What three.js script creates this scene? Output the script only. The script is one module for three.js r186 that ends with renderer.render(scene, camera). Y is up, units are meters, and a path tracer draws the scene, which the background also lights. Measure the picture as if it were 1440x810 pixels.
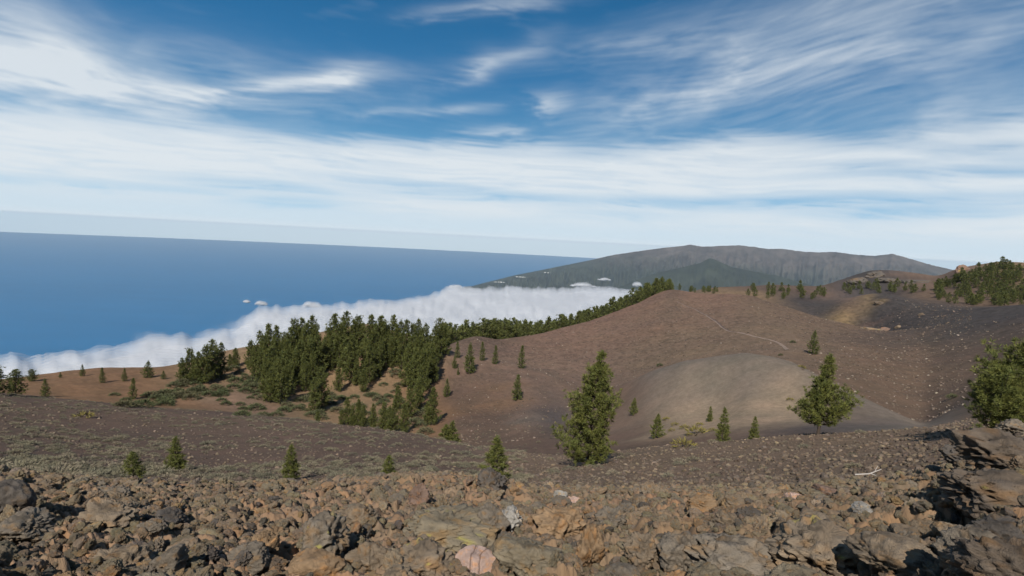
import * as THREE from 'three';
import { mergeVertices } from 'three/addons/utils/BufferGeometryUtils.js';

// ---------------------------------------------------------------- camera
const PW = 1440, PH = 810, FOCAL = 800;
const EYE = new THREE.Vector3(0, 1.7, 0);
const scene = new THREE.Scene();
const camera = new THREE.PerspectiveCamera(2 * Math.atan(PH / 2 / FOCAL) * 180 / Math.PI, 16 / 9, 0.1, 250000);
camera.position.copy(EYE);
camera.rotation.order = 'YXZ';
camera.rotation.set(-4.86 * Math.PI / 180, 0, 3.0 * Math.PI / 180);
camera.updateMatrixWorld(true);

const renderer = new THREE.WebGLRenderer({ antialias: true });
renderer.toneMapping = THREE.LinearToneMapping;
renderer.toneMappingExposure = 1.15;
renderer.shadowMap.enabled = true;

// a pixel of the photograph as a direction
const rayQ = camera.quaternion.clone();
function ray(px, py) {
  return new THREE.Vector3((px - PW / 2) / FOCAL, -(py - PH / 2) / FOCAL, -1).applyQuaternion(rayQ).normalize();
}

// ---------------------------------------------------------------- noise
function rng(seed) {
  let s = seed >>> 0;
  return () => { s = (s + 0x6D2B79F5) >>> 0; let t = s; t = Math.imul(t ^ (t >>> 15), t | 1); t ^= t + Math.imul(t ^ (t >>> 7), t | 61); return ((t ^ (t >>> 14)) >>> 0) / 4294967296; };
}
const PERM = new Uint8Array(512);
{ const r = rng(11), a = [...Array(256).keys()]; for (let i = 255; i > 0; i--) { const j = Math.floor(r() * (i + 1)); [a[i], a[j]] = [a[j], a[i]]; } for (let i = 0; i < 512; i++) PERM[i] = a[i & 255]; }
const fade = (t) => t * t * t * (t * (t * 6 - 15) + 10), lerp = (a, b, t) => a + (b - a) * t, clamp = (x, a = 0, b = 1) => Math.min(b, Math.max(a, x));
const smooth = (a, b, x) => { const t = clamp((x - a) / (b - a)); return t * t * (3 - 2 * t); };
function grad2(h, x, y) { switch (h & 7) { case 0: return x + y; case 1: return x - y; case 2: return -x + y; case 3: return -x - y; case 4: return 1.41 * x; case 5: return -1.41 * x; case 6: return 1.41 * y; default: return -1.41 * y; } }
function n2(x, y, period = 256) {
  const xf = Math.floor(x), yf = Math.floor(y), fx = x - xf, fy = y - yf, m = (v) => ((v % period) + period) % period & 255;
  const x0 = m(xf), x1 = m(xf + 1), y0 = m(yf), y1 = m(yf + 1), u = fade(fx), v = fade(fy);
  return lerp(lerp(grad2(PERM[PERM[x0] + y0], fx, fy), grad2(PERM[PERM[x1] + y0], fx - 1, fy), u), lerp(grad2(PERM[PERM[x0] + y1], fx, fy - 1), grad2(PERM[PERM[x1] + y1], fx - 1, fy - 1), u), v) * 0.75;
}
function grad3(h, x, y, z) { h &= 15; const u = h < 8 ? x : y, v = h < 4 ? y : h === 12 || h === 14 ? x : z; return ((h & 1) ? -u : u) + ((h & 2) ? -v : v); }
function n3(x, y, z) {
  const xf = Math.floor(x), yf = Math.floor(y), zf = Math.floor(z), X = xf & 255, Y = yf & 255, Z = zf & 255;
  x -= xf; y -= yf; z -= zf; const u = fade(x), v = fade(y), w = fade(z);
  const A = PERM[X] + Y, AA = PERM[A] + Z, AB = PERM[A + 1] + Z, B = PERM[X + 1] + Y, BA = PERM[B] + Z, BB = PERM[B + 1] + Z;
  return lerp(lerp(lerp(grad3(PERM[AA], x, y, z), grad3(PERM[BA], x - 1, y, z), u), lerp(grad3(PERM[AB], x, y - 1, z), grad3(PERM[BB], x - 1, y - 1, z), u), v),
    lerp(lerp(grad3(PERM[AA + 1], x, y, z - 1), grad3(PERM[BA + 1], x - 1, y, z - 1), u), lerp(grad3(PERM[AB + 1], x, y - 1, z - 1), grad3(PERM[BB + 1], x - 1, y - 1, z - 1), u), v), w);
}
function fbm2(x, y, oct = 4, gain = 0.5) { let s = 0, a = 1, t = 0; for (let i = 0; i < oct; i++) { s += a * n2(x, y); t += a; a *= gain; x = x * 2.03 + 17.3; y = y * 2.03 - 9.1; } return s / t; }
function fbm3(x, y, z, oct = 4) { let s = 0, a = 1, t = 0; for (let i = 0; i < oct; i++) { s += a * n3(x, y, z); t += a; a *= 0.5; x = x * 2.03 + 7.3; y = y * 2.03 - 3.1; z = z * 2.03 + 5.7; } return s / t; }
function ridged2(x, y, oct = 4) { let s = 0, a = 1, t = 0; for (let i = 0; i < oct; i++) { s += a * (1 - Math.abs(n2(x, y)) * 2); t += a; a *= 0.5; x = x * 2.07 + 3.3; y = y * 2.07 + 8.9; } return s / t; }
const hash = (i, j, k = 0) => { let h = Math.imul(i, 374761393) ^ Math.imul(j, 668265263) ^ Math.imul(k, 2147483647 - 58); h = Math.imul(h ^ (h >>> 13), 1274126177); return ((h ^ (h >>> 16)) >>> 0) / 4294967296; };
// srgb hex to linear triple
const lin = (hex, k = 1) => { const c = new THREE.Color(hex); return [c.r * k, c.g * k, c.b * k]; };

// ---------------------------------------------------------------- sky: blue air with high cirrus, all round
{
  const SW = 4096, SH = 2048, data = new Float32Array(SW * SH * 4);
  const stops = [[-2, 1.26, 1.32, 1.33], [0, 1.26, 1.32, 1.33], [.18, 1.05, 1.14, 1.18], [.4, .80, .91, .98], [.7, .69, .82, .91], [1.2, .62, .77, .88], [2.5, .44, .65, .82], [6, .22, .46, .70], [10, .080, .275, .51], [15, .036, .185, .405], [22, .018, .130, .310], [35, .014, .10, .26], [90, .012, .075, .21]];
  const base = (e) => { let i = 0; while (i < stops.length - 2 && e > stops[i + 1][0]) i++; const a = stops[i], b = stops[i + 1], t = clamp((e - a[0]) / (b[0] - a[0])); return [lerp(a[1], b[1], t), lerp(a[2], b[2], t), lerp(a[3], b[3], t)]; };
  const D = 180 / Math.PI;
  const dirOf = (px, py) => { const d = ray(px, py); return [Math.atan2(d.x, -d.z) * D, Math.asin(d.y) * D]; };
  // single wisps and patches of cirrus: centre, half width and height in pixels of the photo, tilt in degrees, strength, raggedness
  const puffs = [
    [10, 60, 100, 40, 14, .62, .6], [50, 114, 130, 18, 6, .55, .8], [120, 88, 60, 22, 20, .4, .7], [250, 128, 140, 16, 2, .62, 1], [390, 122, 120, 11, -10, .6, 1], [480, 104, 42, 12, -12, .62, 1.1], [150, 165, 260, 26, 3, .30, 1],
    [300, 90, 200, 30, 6, .22, 1.2], [1050, 92, 210, 46, -16, .36, 1.0], [1280, 56, 180, 40, -8, .32, 1.0], [1000, 36, 240, 22, -6, .22, 1.0], [1400, 165, 190, 40, -10, .42, .9], [950, 145, 110, 22, -20, .26, 1.1], [1210, 128, 160, 24, -14, .18, 1.0],
    [690, 88, 58, 13, -22, .52, 1.2], [655, 155, 32, 7, -8, .42, 1.1], [780, 150, 24, 13, 22, .45, 1.1], [705, 184, 34, 8, 4, .55, 1.1], [690, 9, 90, 9, -4, .42, 1.1], [560, 165, 50, 5, -5, .22, 1],
  ].map(([x, y, w, h, tilt, a, rag]) => { const [az, el] = dirOf(x, y); const k = D / FOCAL; return { az, el, w: w * k, h: h * k, c: Math.cos((tilt - 3) / D), s: Math.sin((tilt - 3) / D), a, rag }; });
  const gaps = [[385, 262, 75, 7, 4, .5], [400, 283, 60, 8, 2, .62], [90, 253, 200, 6, 2, .35], [1080, 285, 240, 8, 1, .62], [1270, 297, 90, 8, 1, .6], [700, 278, 150, 7, 4, .42], [880, 305, 90, 7, 2, .3], [1210, 232, 60, 5, 3, .3], [1390, 205, 50, 7, 4, .35], [600, 262, 100, 5, 5, .35], [1350, 240, 120, 6, 2, .35]]
    .map(([x, y, w, h, tilt, a]) => { h *= 1.25; w *= 1.3; a = Math.min(.95, a * 1.9); const [az, el] = dirOf(x, y); const k = D / FOCAL; return { az, el, w: w * k, h: h * k, c: Math.cos((tilt - 3) / D), s: Math.sin((tilt - 3) / D), a }; });
  const bell = (p, az, el) => { let dx = (az - p.az) * Math.cos(el / D), dy = el - p.el; if (Math.abs(dx) > p.w * 3.2 + 3) return 0; const x = (dx * p.c - dy * p.s) / p.w, y = (dx * p.s + dy * p.c) / p.h; const q = x * x + y * y; return q > 9 ? 0 : Math.exp(-q); };
  for (let j = 0; j < SH; j++) {
    const el = ((j + 0.5) / SH - 0.5) * 180;
    const b = base(Math.max(el, -2));
    for (let i = 0; i < SW; i++) {
      const o = (j * SW + i) * 4; data[o + 3] = 1;
      if (el < -0.6) { data[o] = 1.1; data[o + 1] = 1.16; data[o + 2] = 1.16; continue; }
      const phi = ((i + 0.5) / SW - 0.5) * 2 * Math.PI, dx = Math.cos(phi), dz = Math.sin(phi);
      const az = Math.atan2(dx, -dz) * D;
      let a = 0;
      // circular noise coordinates, so that nothing breaks behind the viewer
      const cx = dx * 3.2, cz = dz * 3.2;
      const warp = el < 32 ? n3(cx * 1.3, el * 0.13, cz * 1.3) : 0, warp2 = el < 32 ? n3(cx * 3.1 + 9, el * 0.3, cz * 3.1) : 0;
      if (el < 16) {
        // the broad veil above the horizon
        const top = 9.3 + 1.0 * warp + 0.5 * warp2 + 0.035 * clamp(az, -50, 50);
        const streak = fbm3(cx * 1.6 + warp, el * 0.9 + warp * 1.6 + dx * 1.5, cz * 1.6, 4), fine = fbm3(cx * 4 + warp2, el * 3.4 + warp * 3 + dx * 4, cz * 4, 3);
        let band = smooth(top + 0.9, top - 1.5, el + fine * 1.1) * 0.9;
        let thin = 0; for (const g of gaps) { const q = bell(g, az + warp2 * 3, el + warp * 0.4 + fine * 0.45); if (q) thin = Math.max(thin, g.a * q * (0.85 + fine)); }
        if (Math.abs(az) > 48) thin = Math.max(thin, smooth(.15, .5, streak) * 0.5);
        band *= clamp(0.93 + 0.42 * streak + 0.34 * fine) * (1 - thin);
        a = Math.max(a, band * smooth(.2, 3, el));
      }
      if (el > 5) {
        // fibres: long along the wind, fanning upward on one side
        const lean = el - 9 * dx * smooth(-.1, .5, dx), f1 = fbm3(cx * 2.0 + warp * 1.1, lean * 0.42 + warp2 * .5, cz * 2.0, 4), f2 = el < 32 ? fbm3(cx * 5 + warp2 * 1.2, lean * 2.0 + warp * 2.4, cz * 5, 4) : 0, f3 = el < 32 ? fbm3(cx * 9 + warp2, lean * 5.5 + warp * 5, cz * 9, 3) : 0;
        let s = 0; for (const p of puffs) { const q = bell(p, az + warp2 * 2.6 + f2 * 2.4, el + warp * 0.8 + f2 * 0.9); if (q) s += p.a * q * clamp(0.74 + p.rag * (0.8 * f1 + 0.55 * f2 + 0.22 * f3), 0, 1.25); }
        const rest = Math.max(smooth(44, 60, Math.abs(az)), smooth(24, 32, el)) * smooth(-.1, .5, f1) * .4 + smooth(.0, .6, f1 + f2 * .5) * .05;
        a = 1 - (1 - a) * (1 - clamp(s, 0, .85)) * (1 - clamp(rest));
      }
      const w = [.79, .835, .865];
      for (let c = 0; c < 3; c++) data[o + c] = lerp(b[c], w[c], clamp(a)) / 1.15;
    }
  }
  const t = new THREE.DataTexture(data, SW, SH, THREE.RGBAFormat, THREE.FloatType);
  t.mapping = THREE.EquirectangularReflectionMapping; t.magFilter = THREE.LinearFilter; t.needsUpdate = true;
  scene.background = t; scene.environment = t;
}

// ---------------------------------------------------------------- sun: behind the viewer, half way up
{
  const az = 12 * Math.PI / 180, el = 42 * Math.PI / 180;
  const sun = new THREE.DirectionalLight(new THREE.Color(1, .955, .88), 4.6);
  sun.name = 'sun';
  sun.position.set(-Math.sin(az) * Math.cos(el), Math.sin(el), Math.cos(az) * Math.cos(el)).multiplyScalar(800).add(new THREE.Vector3(0, 0, -150));
  sun.target.position.set(0, 0, -150);
  sun.castShadow = true; sun.shadow.mapSize.set(4096, 4096);
  Object.assign(sun.shadow.camera, { left: -350, right: 350, top: 350, bottom: -350, near: 1, far: 2500 });
  scene.add(sun, sun.target);
}
scene.fog = new THREE.FogExp2(new THREE.Color(.68, .85, 1.0), 0.0000165);

// ---------------------------------------------------------------- helpers for things
const taken = {};
function numbered(name) { const n = taken[name] = (taken[name] ?? -1) + 1; return n ? `${name}_${String(n).padStart(3, '0')}` : name; }
function tag(o, label, category, group, kind) { if (label) o.userData.label = label; if (category) o.userData.category = category; if (group) o.userData.group = group; if (kind) o.userData.kind = kind; o.traverse((c) => { c.castShadow = c.receiveShadow = true; }); return o; }
function mesh(name, geometry, material, parent) { const m = new THREE.Mesh(geometry, material); m.name = parent ? name : numbered(name); m.castShadow = m.receiveShadow = true; (parent ?? scene).add(m); return m; }
function geo(position, index, { color, uv, normal = true, size = 3 } = {}) {
  const g = new THREE.BufferGeometry();
  g.setAttribute('position', new THREE.BufferAttribute(position instanceof Float32Array ? position : Float32Array.from(position), 3));
  if (index) g.setIndex(new THREE.BufferAttribute(index instanceof Uint32Array ? index : Uint32Array.from(index), 1));
  if (color) g.setAttribute('color', new THREE.BufferAttribute(color instanceof Float32Array ? color : Float32Array.from(color), size));
  if (uv) g.setAttribute('uv', new THREE.BufferAttribute(uv, 2));
  if (normal) g.computeVertexNormals();
  return g;
}

// ---------------------------------------------------------------- the lie of the land
// Ground colours (base colours of the ash, cinders and rock)
const KC = 1.22;
const COL = {
  R: lin('#715f4c', KC), P: lin('#5f4e43', KC), O: lin('#775c45', KC), B: lin('#6f5b4e', KC), H: lin('#745b4d', KC), G: lin('#72675c', KC), T: lin('#93806a', KC),
  S: lin('#705e4e', KC), D: lin('#46403d', KC), Y: lin('#8e7652', KC), M: lin('#665446', KC), F: lin('#7c664f', KC), V: lin('#5a5a40', KC), K: lin('#524a47', KC),
};
// Lines across the slope from near to far, each point [pixel x, pixel y, metres away, colour]; a fifth number gives the height above the eye instead of the pixel row.
const A = (d, y, c) => [[-350, 0, d, c, y], [1800, 0, d, c, y]];
const LINES = [
  A(2.2, -2.15, 'R'),
  [[-350, 860, 5, 'R'], [1200, 860, 5, 'R'], [1300, 850, 5, 'R'], [1440, 820, 5, 'R'], [1800, 780, 5, 'R']],
  [[-350, 740, 9, 'R'], [1200, 735, 9, 'R'], [1320, 722, 8.5, 'R'], [1440, 690, 8.5, 'R'], [1800, 640, 8.5, 'R']],
  [[-350, 676, 15, 'R'], [0, 668, 15, 'R'], [150, 680, 15, 'R'], [300, 685, 15, 'R'], [450, 681, 15, 'R'], [560, 672, 14, 'R'], [640, 670, 14, 'R'], [700, 678, 14, 'R'], [760, 690, 15, 'R'], [900, 694, 15, 'R'], [1100, 692, 15, 'R'], [1250, 682, 14.5, 'R'], [1330, 668, 13, 'R'], [1440, 634, 12.5, 'R'], [1800, 575, 12, 'R']],
  [[-350, 672, 21, 'P'], [0, 666, 21, 'P'], [150, 678, 22, 'P'], [300, 682, 22, 'P'], [450, 680, 22, 'P'], [560, 686, 22, 'P'], [640, 688, 22, 'P'], [700, 686, 22, 'S'], [760, 682, 22, 'S'], [900, 678, 22, 'S'], [1100, 672, 22, 'S'], [1250, 663, 21, 'S'], [1330, 652, 19, 'S'], [1440, 622, 18, 'R'], [1800, 580, 18, 'R']],
  [[-350, 640, 45, 'P'], [0, 640, 45, 'P'], [150, 650, 45, 'P'], [300, 652, 45, 'P'], [450, 650, 42, 'P'], [560, 655, 40, 'P'], [640, 661, 38, 'P'], [700, 664, 38, 'S'], [815, 655, 40, 'S'], [900, 648, 38, 'S'], [1000, 640, 36, 'S'], [1150, 632, 35, 'S'], [1300, 622, 32, 'S'], [1440, 600, 28, 'M'], [1800, 570, 28, 'M']],
  [[-350, 535, 150, 'P'], [0, 553, 130, 'P'], [100, 562, 125, 'P'], [200, 572, 120, 'P'], [300, 578, 115, 'P'], [430, 590, 105, 'P'], [580, 611, 90, 'P'], [690, 631, 70, 'B'], [780, 641, 58, 'S'], [850, 636, 56, 'S'], [900, 631, 54, 'S'], [1000, 622, 52, 'S'], [1150, 610, 50, 'S'], [1300, 604, 48, 'S'], [1380, 600, 45, 'M'], [1440, 585, 42, 'M'], [1800, 550, 42, 'M']],
  [[-350, 540, 180, 'O'], [0, 556, 155, 'O'], [100, 565, 150, 'O'], [200, 575, 142, 'O'], [300, 582, 136, 'F'], [430, 597, 124, 'F'], [580, 622, 108, 'F'], [690, 640, 86, 'P'], [780, 646, 72, 'P'], [900, 636, 66, 'P'], [1000, 628, 63, 'P'], [1150, 616, 60, 'P'], [1300, 606, 56, 'G'], [1440, 580, 52, 'M'], [1800, 545, 52, 'M']],
  [[-350, 535, 200, 'O'], [0, 551, 175, 'O'], [100, 556, 170, 'O'], [200, 560, 165, 'O'], [260, 566, 160, 'O'], [350, 574, 155, 'B'], [430, 585, 145, 'F'], [500, 600, 135, 'F'], [560, 612, 130, 'F'], [610, 606, 130, 'O'], [640, 604, 125, 'P'], [700, 612, 115, 'P'], [780, 628, 95, 'P'], [850, 628, 86, 'P'], [900, 625, 80, 'P'], [1000, 612, 76, 'P'], [1150, 602, 72, 'K'], [1300, 603, 66, 'G'], [1380, 590, 66, 'M'], [1440, 575, 65, 'M'], [1800, 540, 65, 'M']],
  [[-350, 510, 230, 'O'], [0, 536, 200, 'O'], [100, 534, 195, 'O'], [200, 534, 190, 'O'], [260, 532, 190, 'F'], [330, 534, 185, 'F'], [400, 545, 180, 'F'], [470, 550, 175, 'F'], [540, 550, 172, 'F'], [600, 560, 165, 'O'], [640, 555, 165, 'P'], [700, 570, 150, 'P'], [735, 562, 150, 'B'], [780, 590, 130, 'K'], [850, 600, 115, 'B'], [900, 592, 105, 'B'], [960, 580, 100, 'T'], [1010, 575, 98, 'T'], [1050, 560, 97, 'G'], [1110, 568, 93, 'T'], [1200, 582, 85, 'K'], [1300, 602, 78, 'G'], [1380, 575, 80, 'M'], [1440, 555, 80, 'M'], [1800, 520, 80, 'M']],
  [[-350, 490, 260, 'O'], [0, 536, 225, 'O'], [50, 528, 225, 'O'], [100, 522, 225, 'O'], [140, 517, 225, 'O'], [230, 516, 225, 'O'], [260, 511, 222, 'F'], [330, 493, 220, 'F'], [400, 480, 220, 'F'], [470, 466, 220, 'F'], [515, 457, 220, 'F'], [560, 468, 218, 'F'], [610, 482, 215, 'F'], [640, 500, 205, 'B'], [680, 507, 200, 'B'], [735, 518, 192, 'B'], [780, 535, 180, 'B'], [830, 560, 160, 'B'], [880, 545, 140, 'B'], [920, 525, 130, 'G'], [960, 511, 125, 'G'], [1050, 497, 118, 'G'], [1110, 509, 110, 'G'], [1200, 557, 95, 'G'], [1300, 600, 88, 'G'], [1380, 560, 100, 'M'], [1440, 540, 100, 'M'], [1800, 500, 100, 'M']],
  [[-350, 560, 300, 'F'], [0, 590, 300, 'F'], [260, 570, 290, 'F'], [400, 540, 290, 'F'], [515, 520, 290, 'F'], [600, 510, 270, 'F'], [630, 500, 255, 'B'], [640, 503, 250, 'B'], [735, 515, 235, 'B'], [830, 545, 205, 'B'], [880, 540, 175, 'B'], [960, 522, 152, 'B'], [1050, 510, 146, 'M'], [1110, 522, 136, 'M'], [1200, 563, 117, 'M'], [1300, 590, 112, 'M'], [1380, 545, 125, 'M'], [1440, 520, 130, 'M'], [1800, 470, 130, 'M']],
  [[-350, 0, 700, 'F', -350], [0, 0, 700, 'F', -350], [400, 0, 650, 'F', -330], [600, 520, 330, 'F'], [640, 490, 300, 'B'], [700, 508, 280, 'B'], [760, 515, 270, 'B'], [830, 520, 250, 'B'], [900, 512, 235, 'S'], [960, 500, 225, 'S'], [1050, 487, 215, 'S'], [1110, 490, 200, 'S'], [1200, 512, 180, 'M'], [1300, 545, 165, 'M'], [1380, 525, 165, 'M'], [1440, 495, 165, 'M'], [1800, 440, 165, 'M']],
  [[-350, 0, 1200, 'F', -700], [0, 0, 1200, 'F', -700], [400, 0, 1200, 'F', -650], [560, 0, 700, 'F', -300], [600, 512, 420, 'F'], [625, 488, 345, 'P'], [645, 479, 340, 'P'], [670, 474, 340, 'P'], [700, 480, 350, 'P'], [760, 470, 385, 'H'], [830, 452, 425, 'H'], [900, 426, 480, 'H'], [930, 411, 510, 'H'], [945, 407, 515, 'P'], [970, 411, 510, 'H'], [1000, 415, 490, 'H'], [1020, 413, 470, 'H'], [1060, 417, 440, 'M'], [1100, 430, 410, 'M'], [1150, 446, 375, 'M'], [1200, 458, 340, 'M'], [1250, 466, 310, 'M'], [1300, 462, 290, 'M'], [1350, 454, 275, 'D'], [1400, 447, 262, 'D'], [1440, 441, 255, 'D'], [1800, 380, 255, 'D']],
  [[-350, 0, 2200, 'F', -1100], [400, 0, 2200, 'F', -1000], [560, 0, 1300, 'F', -600], [600, 0, 600, 'F', -160], [625, 496, 390, 'F'], [670, 482, 385, 'F'], [760, 477, 430, 'F'], [830, 459, 475, 'F'], [900, 432, 535, 'F'], [945, 414, 575, 'F'], [1000, 421, 545, 'F'], [1060, 424, 495, 'F'], [1150, 455, 425, 'D'], [1180, 462, 405, 'Y'], [1196, 466, 397, 'Y'], [1203, 468, 393, 'D'], [1225, 470, 380, 'D'], [1250, 474, 355, 'D'], [1300, 464, 330, 'D'], [1350, 453, 310, 'D'], [1440, 440, 290, 'D'], [1800, 380, 290, 'D']],
  [[-350, 0, 3500, 'V', -1500], [400, 0, 3500, 'V', -1400], [560, 0, 2200, 'V', -900], [600, 0, 1200, 'F', -350], [625, 512, 520, 'F'], [670, 500, 500, 'F'], [760, 490, 560, 'F'], [830, 470, 600, 'F'], [900, 440, 650, 'F'], [945, 425, 680, 'F'], [1000, 412, 720, 'F'], [1060, 411, 690, 'F'], [1120, 424, 600, 'D'], [1160, 430, 520, 'D'], [1172, 428, 512, 'D'], [1185, 424, 505, 'B'], [1205, 419, 500, 'B'], [1222, 415, 497, 'Y'], [1229, 414, 495, 'D'], [1255, 416, 480, 'D'], [1275, 424, 455, 'D'], [1300, 432, 430, 'D'], [1350, 437, 400, 'D'], [1400, 434, 375, 'D'], [1440, 430, 360, 'D'], [1800, 380, 360, 'D']],
  [[-350, 0, 5000, 'V', -1750], [400, 0, 5000, 'V', -1700], [560, 0, 3500, 'V', -1300], [640, 0, 1500, 'V', -600], [760, 0, 1500, 'V', -500], [900, 0, 1200, 'V', -300], [945, 430, 900, 'F'], [1000, 408, 850, 'F'], [1060, 406, 850, 'P'], [1100, 404, 860, 'P'], [1140, 410, 800, 'P'], [1160, 416, 760, 'B'], [1200, 417, 720, 'K'], [1250, 417, 700, 'D'], [1300, 416, 640, 'M'], [1330, 420, 600, 'M'], [1380, 428, 520, 'M'], [1440, 429, 480, 'M'], [1800, 400, 480, 'M']],
  [[-350, 0, 7000, 'V', -1950], [400, 0, 7000, 'V', -1950], [560, 0, 6000, 'V', -1800], [640, 0, 3500, 'V', -1300], [760, 0, 3500, 'V', -1200], [900, 0, 2500, 'V', -800], [945, 416, 1100, 'F'], [1000, 404, 1100, 'P'], [1050, 403, 1100, 'P'], [1090, 400, 1100, 'P'], [1140, 403, 1080, 'P'], [1160, 402, 1060, 'M'], [1185, 393, 1040, 'K'], [1205, 386, 1030, 'D'], [1225, 380, 1020, 'D'], [1245, 380, 1020, 'K'], [1280, 383, 1000, 'B'], [1310, 387, 980, 'B'], [1325, 388, 960, 'M'], [1340, 380, 900, 'B'], [1355, 374, 880, 'B'], [1375, 373, 860, 'B'], [1400, 368, 840, 'F'], [1440, 369, 820, 'F'], [1800, 360, 820, 'F']],
  [[-350, 0, 9000, 'V', -2000], [640, 0, 6000, 'V', -1950], [900, 0, 5000, 'V', -1500], [945, 0, 1900, 'V', -200], [1100, 0, 1900, 'V', -170], [1240, 0, 1700, 'V', -140], [1400, 0, 1500, 'V', -110], [1800, 0, 1500, 'V', -110]],
  [[-350, 0, 12000, 'V', -2050], [900, 0, 12000, 'V', -2050], [1800, 0, 12000, 'V', -2050]],
];
const DEG = Math.PI / 180, STEP = 0.1, NCOL = 3600, NL = LINES.length + 1;
const tabD = [], tabY = [], tabC = [];
{
  for (const line of LINES) {
    const dense = [];
    line.forEach(([px, py, d, c, y], k) => {   // a straight stretch between two pixels is no straight stretch of azimuths: fill in
      const n = line[k + 1]; dense.push([px, py, d, COL[c], y]); if (!n || y !== undefined || n[4] !== undefined) return;
      const m = Math.floor((n[0] - px) / 30); for (let i = 1; i < m; i++) { const t = i / m; dense.push([lerp(px, n[0], t), lerp(py, n[1], t), Math.exp(lerp(Math.log(d), Math.log(n[2]), t)), COL[c].map((v, q) => lerp(v, COL[n[3]][q], t))]); }
    });
    const pts = dense.map(([px, py, d, c, y]) => { const r = ray(px, y === undefined ? py : 420), f = Math.hypot(r.x, r.z); return { az: Math.atan2(r.x, -r.z) / DEG, d, y: y === undefined ? r.y / f * d : y, c }; }).sort((p, q) => p.az - q.az);
    const first = pts[0], last = pts[pts.length - 1];
    let D = new Float64Array(NCOL), Y = new Float64Array(NCOL), C = [0, 1, 2].map(() => new Float64Array(NCOL));
    for (let i = 0; i < NCOL; i++) {
      const az = i * STEP - 180; let p, q, t;
      if (az <= first.az || az >= last.az) { p = last; q = first; const span = 360 - last.az + first.az; t = ((az >= last.az ? az : az + 360) - last.az) / span; t = t * t * (3 - 2 * t); }
      else { let k = 0; while (pts[k + 1].az < az) k++; p = pts[k]; q = pts[k + 1]; t = (az - p.az) / (q.az - p.az); }
      D[i] = Math.exp(lerp(Math.log(p.d), Math.log(q.d), t)); Y[i] = lerp(p.y / p.d, q.y / q.d, t) * D[i];
      for (let c = 0; c < 3; c++) C[c][i] = lerp(p.c[c], q.c[c], t);
    }
    const blur = (a, w) => { let s = a; for (let k = 0; k < 2; k++) { const o = new Float64Array(NCOL); for (let i = 0; i < NCOL; i++) { let t = 0; for (let j = -w; j <= w; j++) t += s[(i + j + NCOL) % NCOL]; o[i] = t / (2 * w + 1); } s = o; } return s; };
    tabD.push(blur(D, 4)); tabY.push(blur(Y, 4)); tabC.push(C.map((x) => blur(x, 4)));
  }
  // distances strictly grow
  for (let i = 0; i < NCOL; i++) for (let k = 1; k < tabD.length; k++) tabD[k][i] = Math.max(tabD[k][i], tabD[k - 1][i] * 1.035);
}
const cD = new Float64Array(NL), cY = new Float64Array(NL), cM = new Float64Array(NL), cC = [new Float64Array(NL), new Float64Array(NL), new Float64Array(NL)];
let lastCol = -1;
function column(f) {   // f: column number with fraction
  if (f === lastCol) return; lastCol = f;
  const i = Math.floor(f) % NCOL, j = (i + 1) % NCOL, t = f - Math.floor(f);
  cD[0] = 0; cY[0] = -1.7;
  for (let k = 0; k < NL - 1; k++) { cD[k + 1] = lerp(tabD[k][i], tabD[k][j], t); cY[k + 1] = lerp(tabY[k][i], tabY[k][j], t); for (let c = 0; c < 3; c++) cC[c][k + 1] = lerp(tabC[k][c][i], tabC[k][c][j], t); }
  for (let c = 0; c < 3; c++) cC[c][0] = cC[c][1];
  for (let k = 0; k < NL; k++) {
    if (k === 0) { cM[0] = (cY[1] - cY[0]) / (cD[1] - cD[0]); continue; }
    if (k === NL - 1) { cM[k] = 0; continue; }
    const h0 = cD[k] - cD[k - 1], h1 = cD[k + 1] - cD[k], s0 = (cY[k] - cY[k - 1]) / h0, s1 = (cY[k + 1] - cY[k]) / h1;
    cM[k] = s0 * s1 <= 0 ? 0 : 3 * (h0 + h1) / ((2 * h1 + h0) / s0 + (h1 + 2 * h0) / s1);
  }
}
const out = { y: 0, c: [0, 0, 0], k: 0 };
function profile(azDeg, d) {
  column((azDeg + 180 + 360) % 360 / STEP);
  let k = 0; while (k < NL - 2 && cD[k + 1] < d) k++;
  const h = cD[k + 1] - cD[k], t = clamp((d - cD[k]) / h), t2 = t * t, t3 = t2 * t;
  out.y = (2 * t3 - 3 * t2 + 1) * cY[k] + (t3 - 2 * t2 + t) * h * cM[k] + (-2 * t3 + 3 * t2) * cY[k + 1] + (t3 - t2) * h * cM[k + 1];
  for (let c = 0; c < 3; c++) out.c[c] = lerp(cC[c][k], cC[c][k + 1], t);
  out.k = k + t;
  return out;
}
// relief too small for the lines: swells, rills and hummocks, growing with distance from the footpath
function relief(x, z, d) {
  let y = 0;
  if (d > 10) y += fbm2(x / 6, z / 6, 3) * 0.28 * smooth(10, 30, d);
  if (d > 40) y += fbm2(x / 26 + 5, z / 26, 3) * 0.8 * smooth(40, 140, d);
  if (d > 200) y += fbm2(x / 90 + 15, z / 90, 4) * 3.0 * smooth(200, 700, d);
  if (d > 1400) y += fbm2(x / 700, z / 700, 4) * 60 * smooth(1400, 4000, d);
  return y;
}
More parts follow.
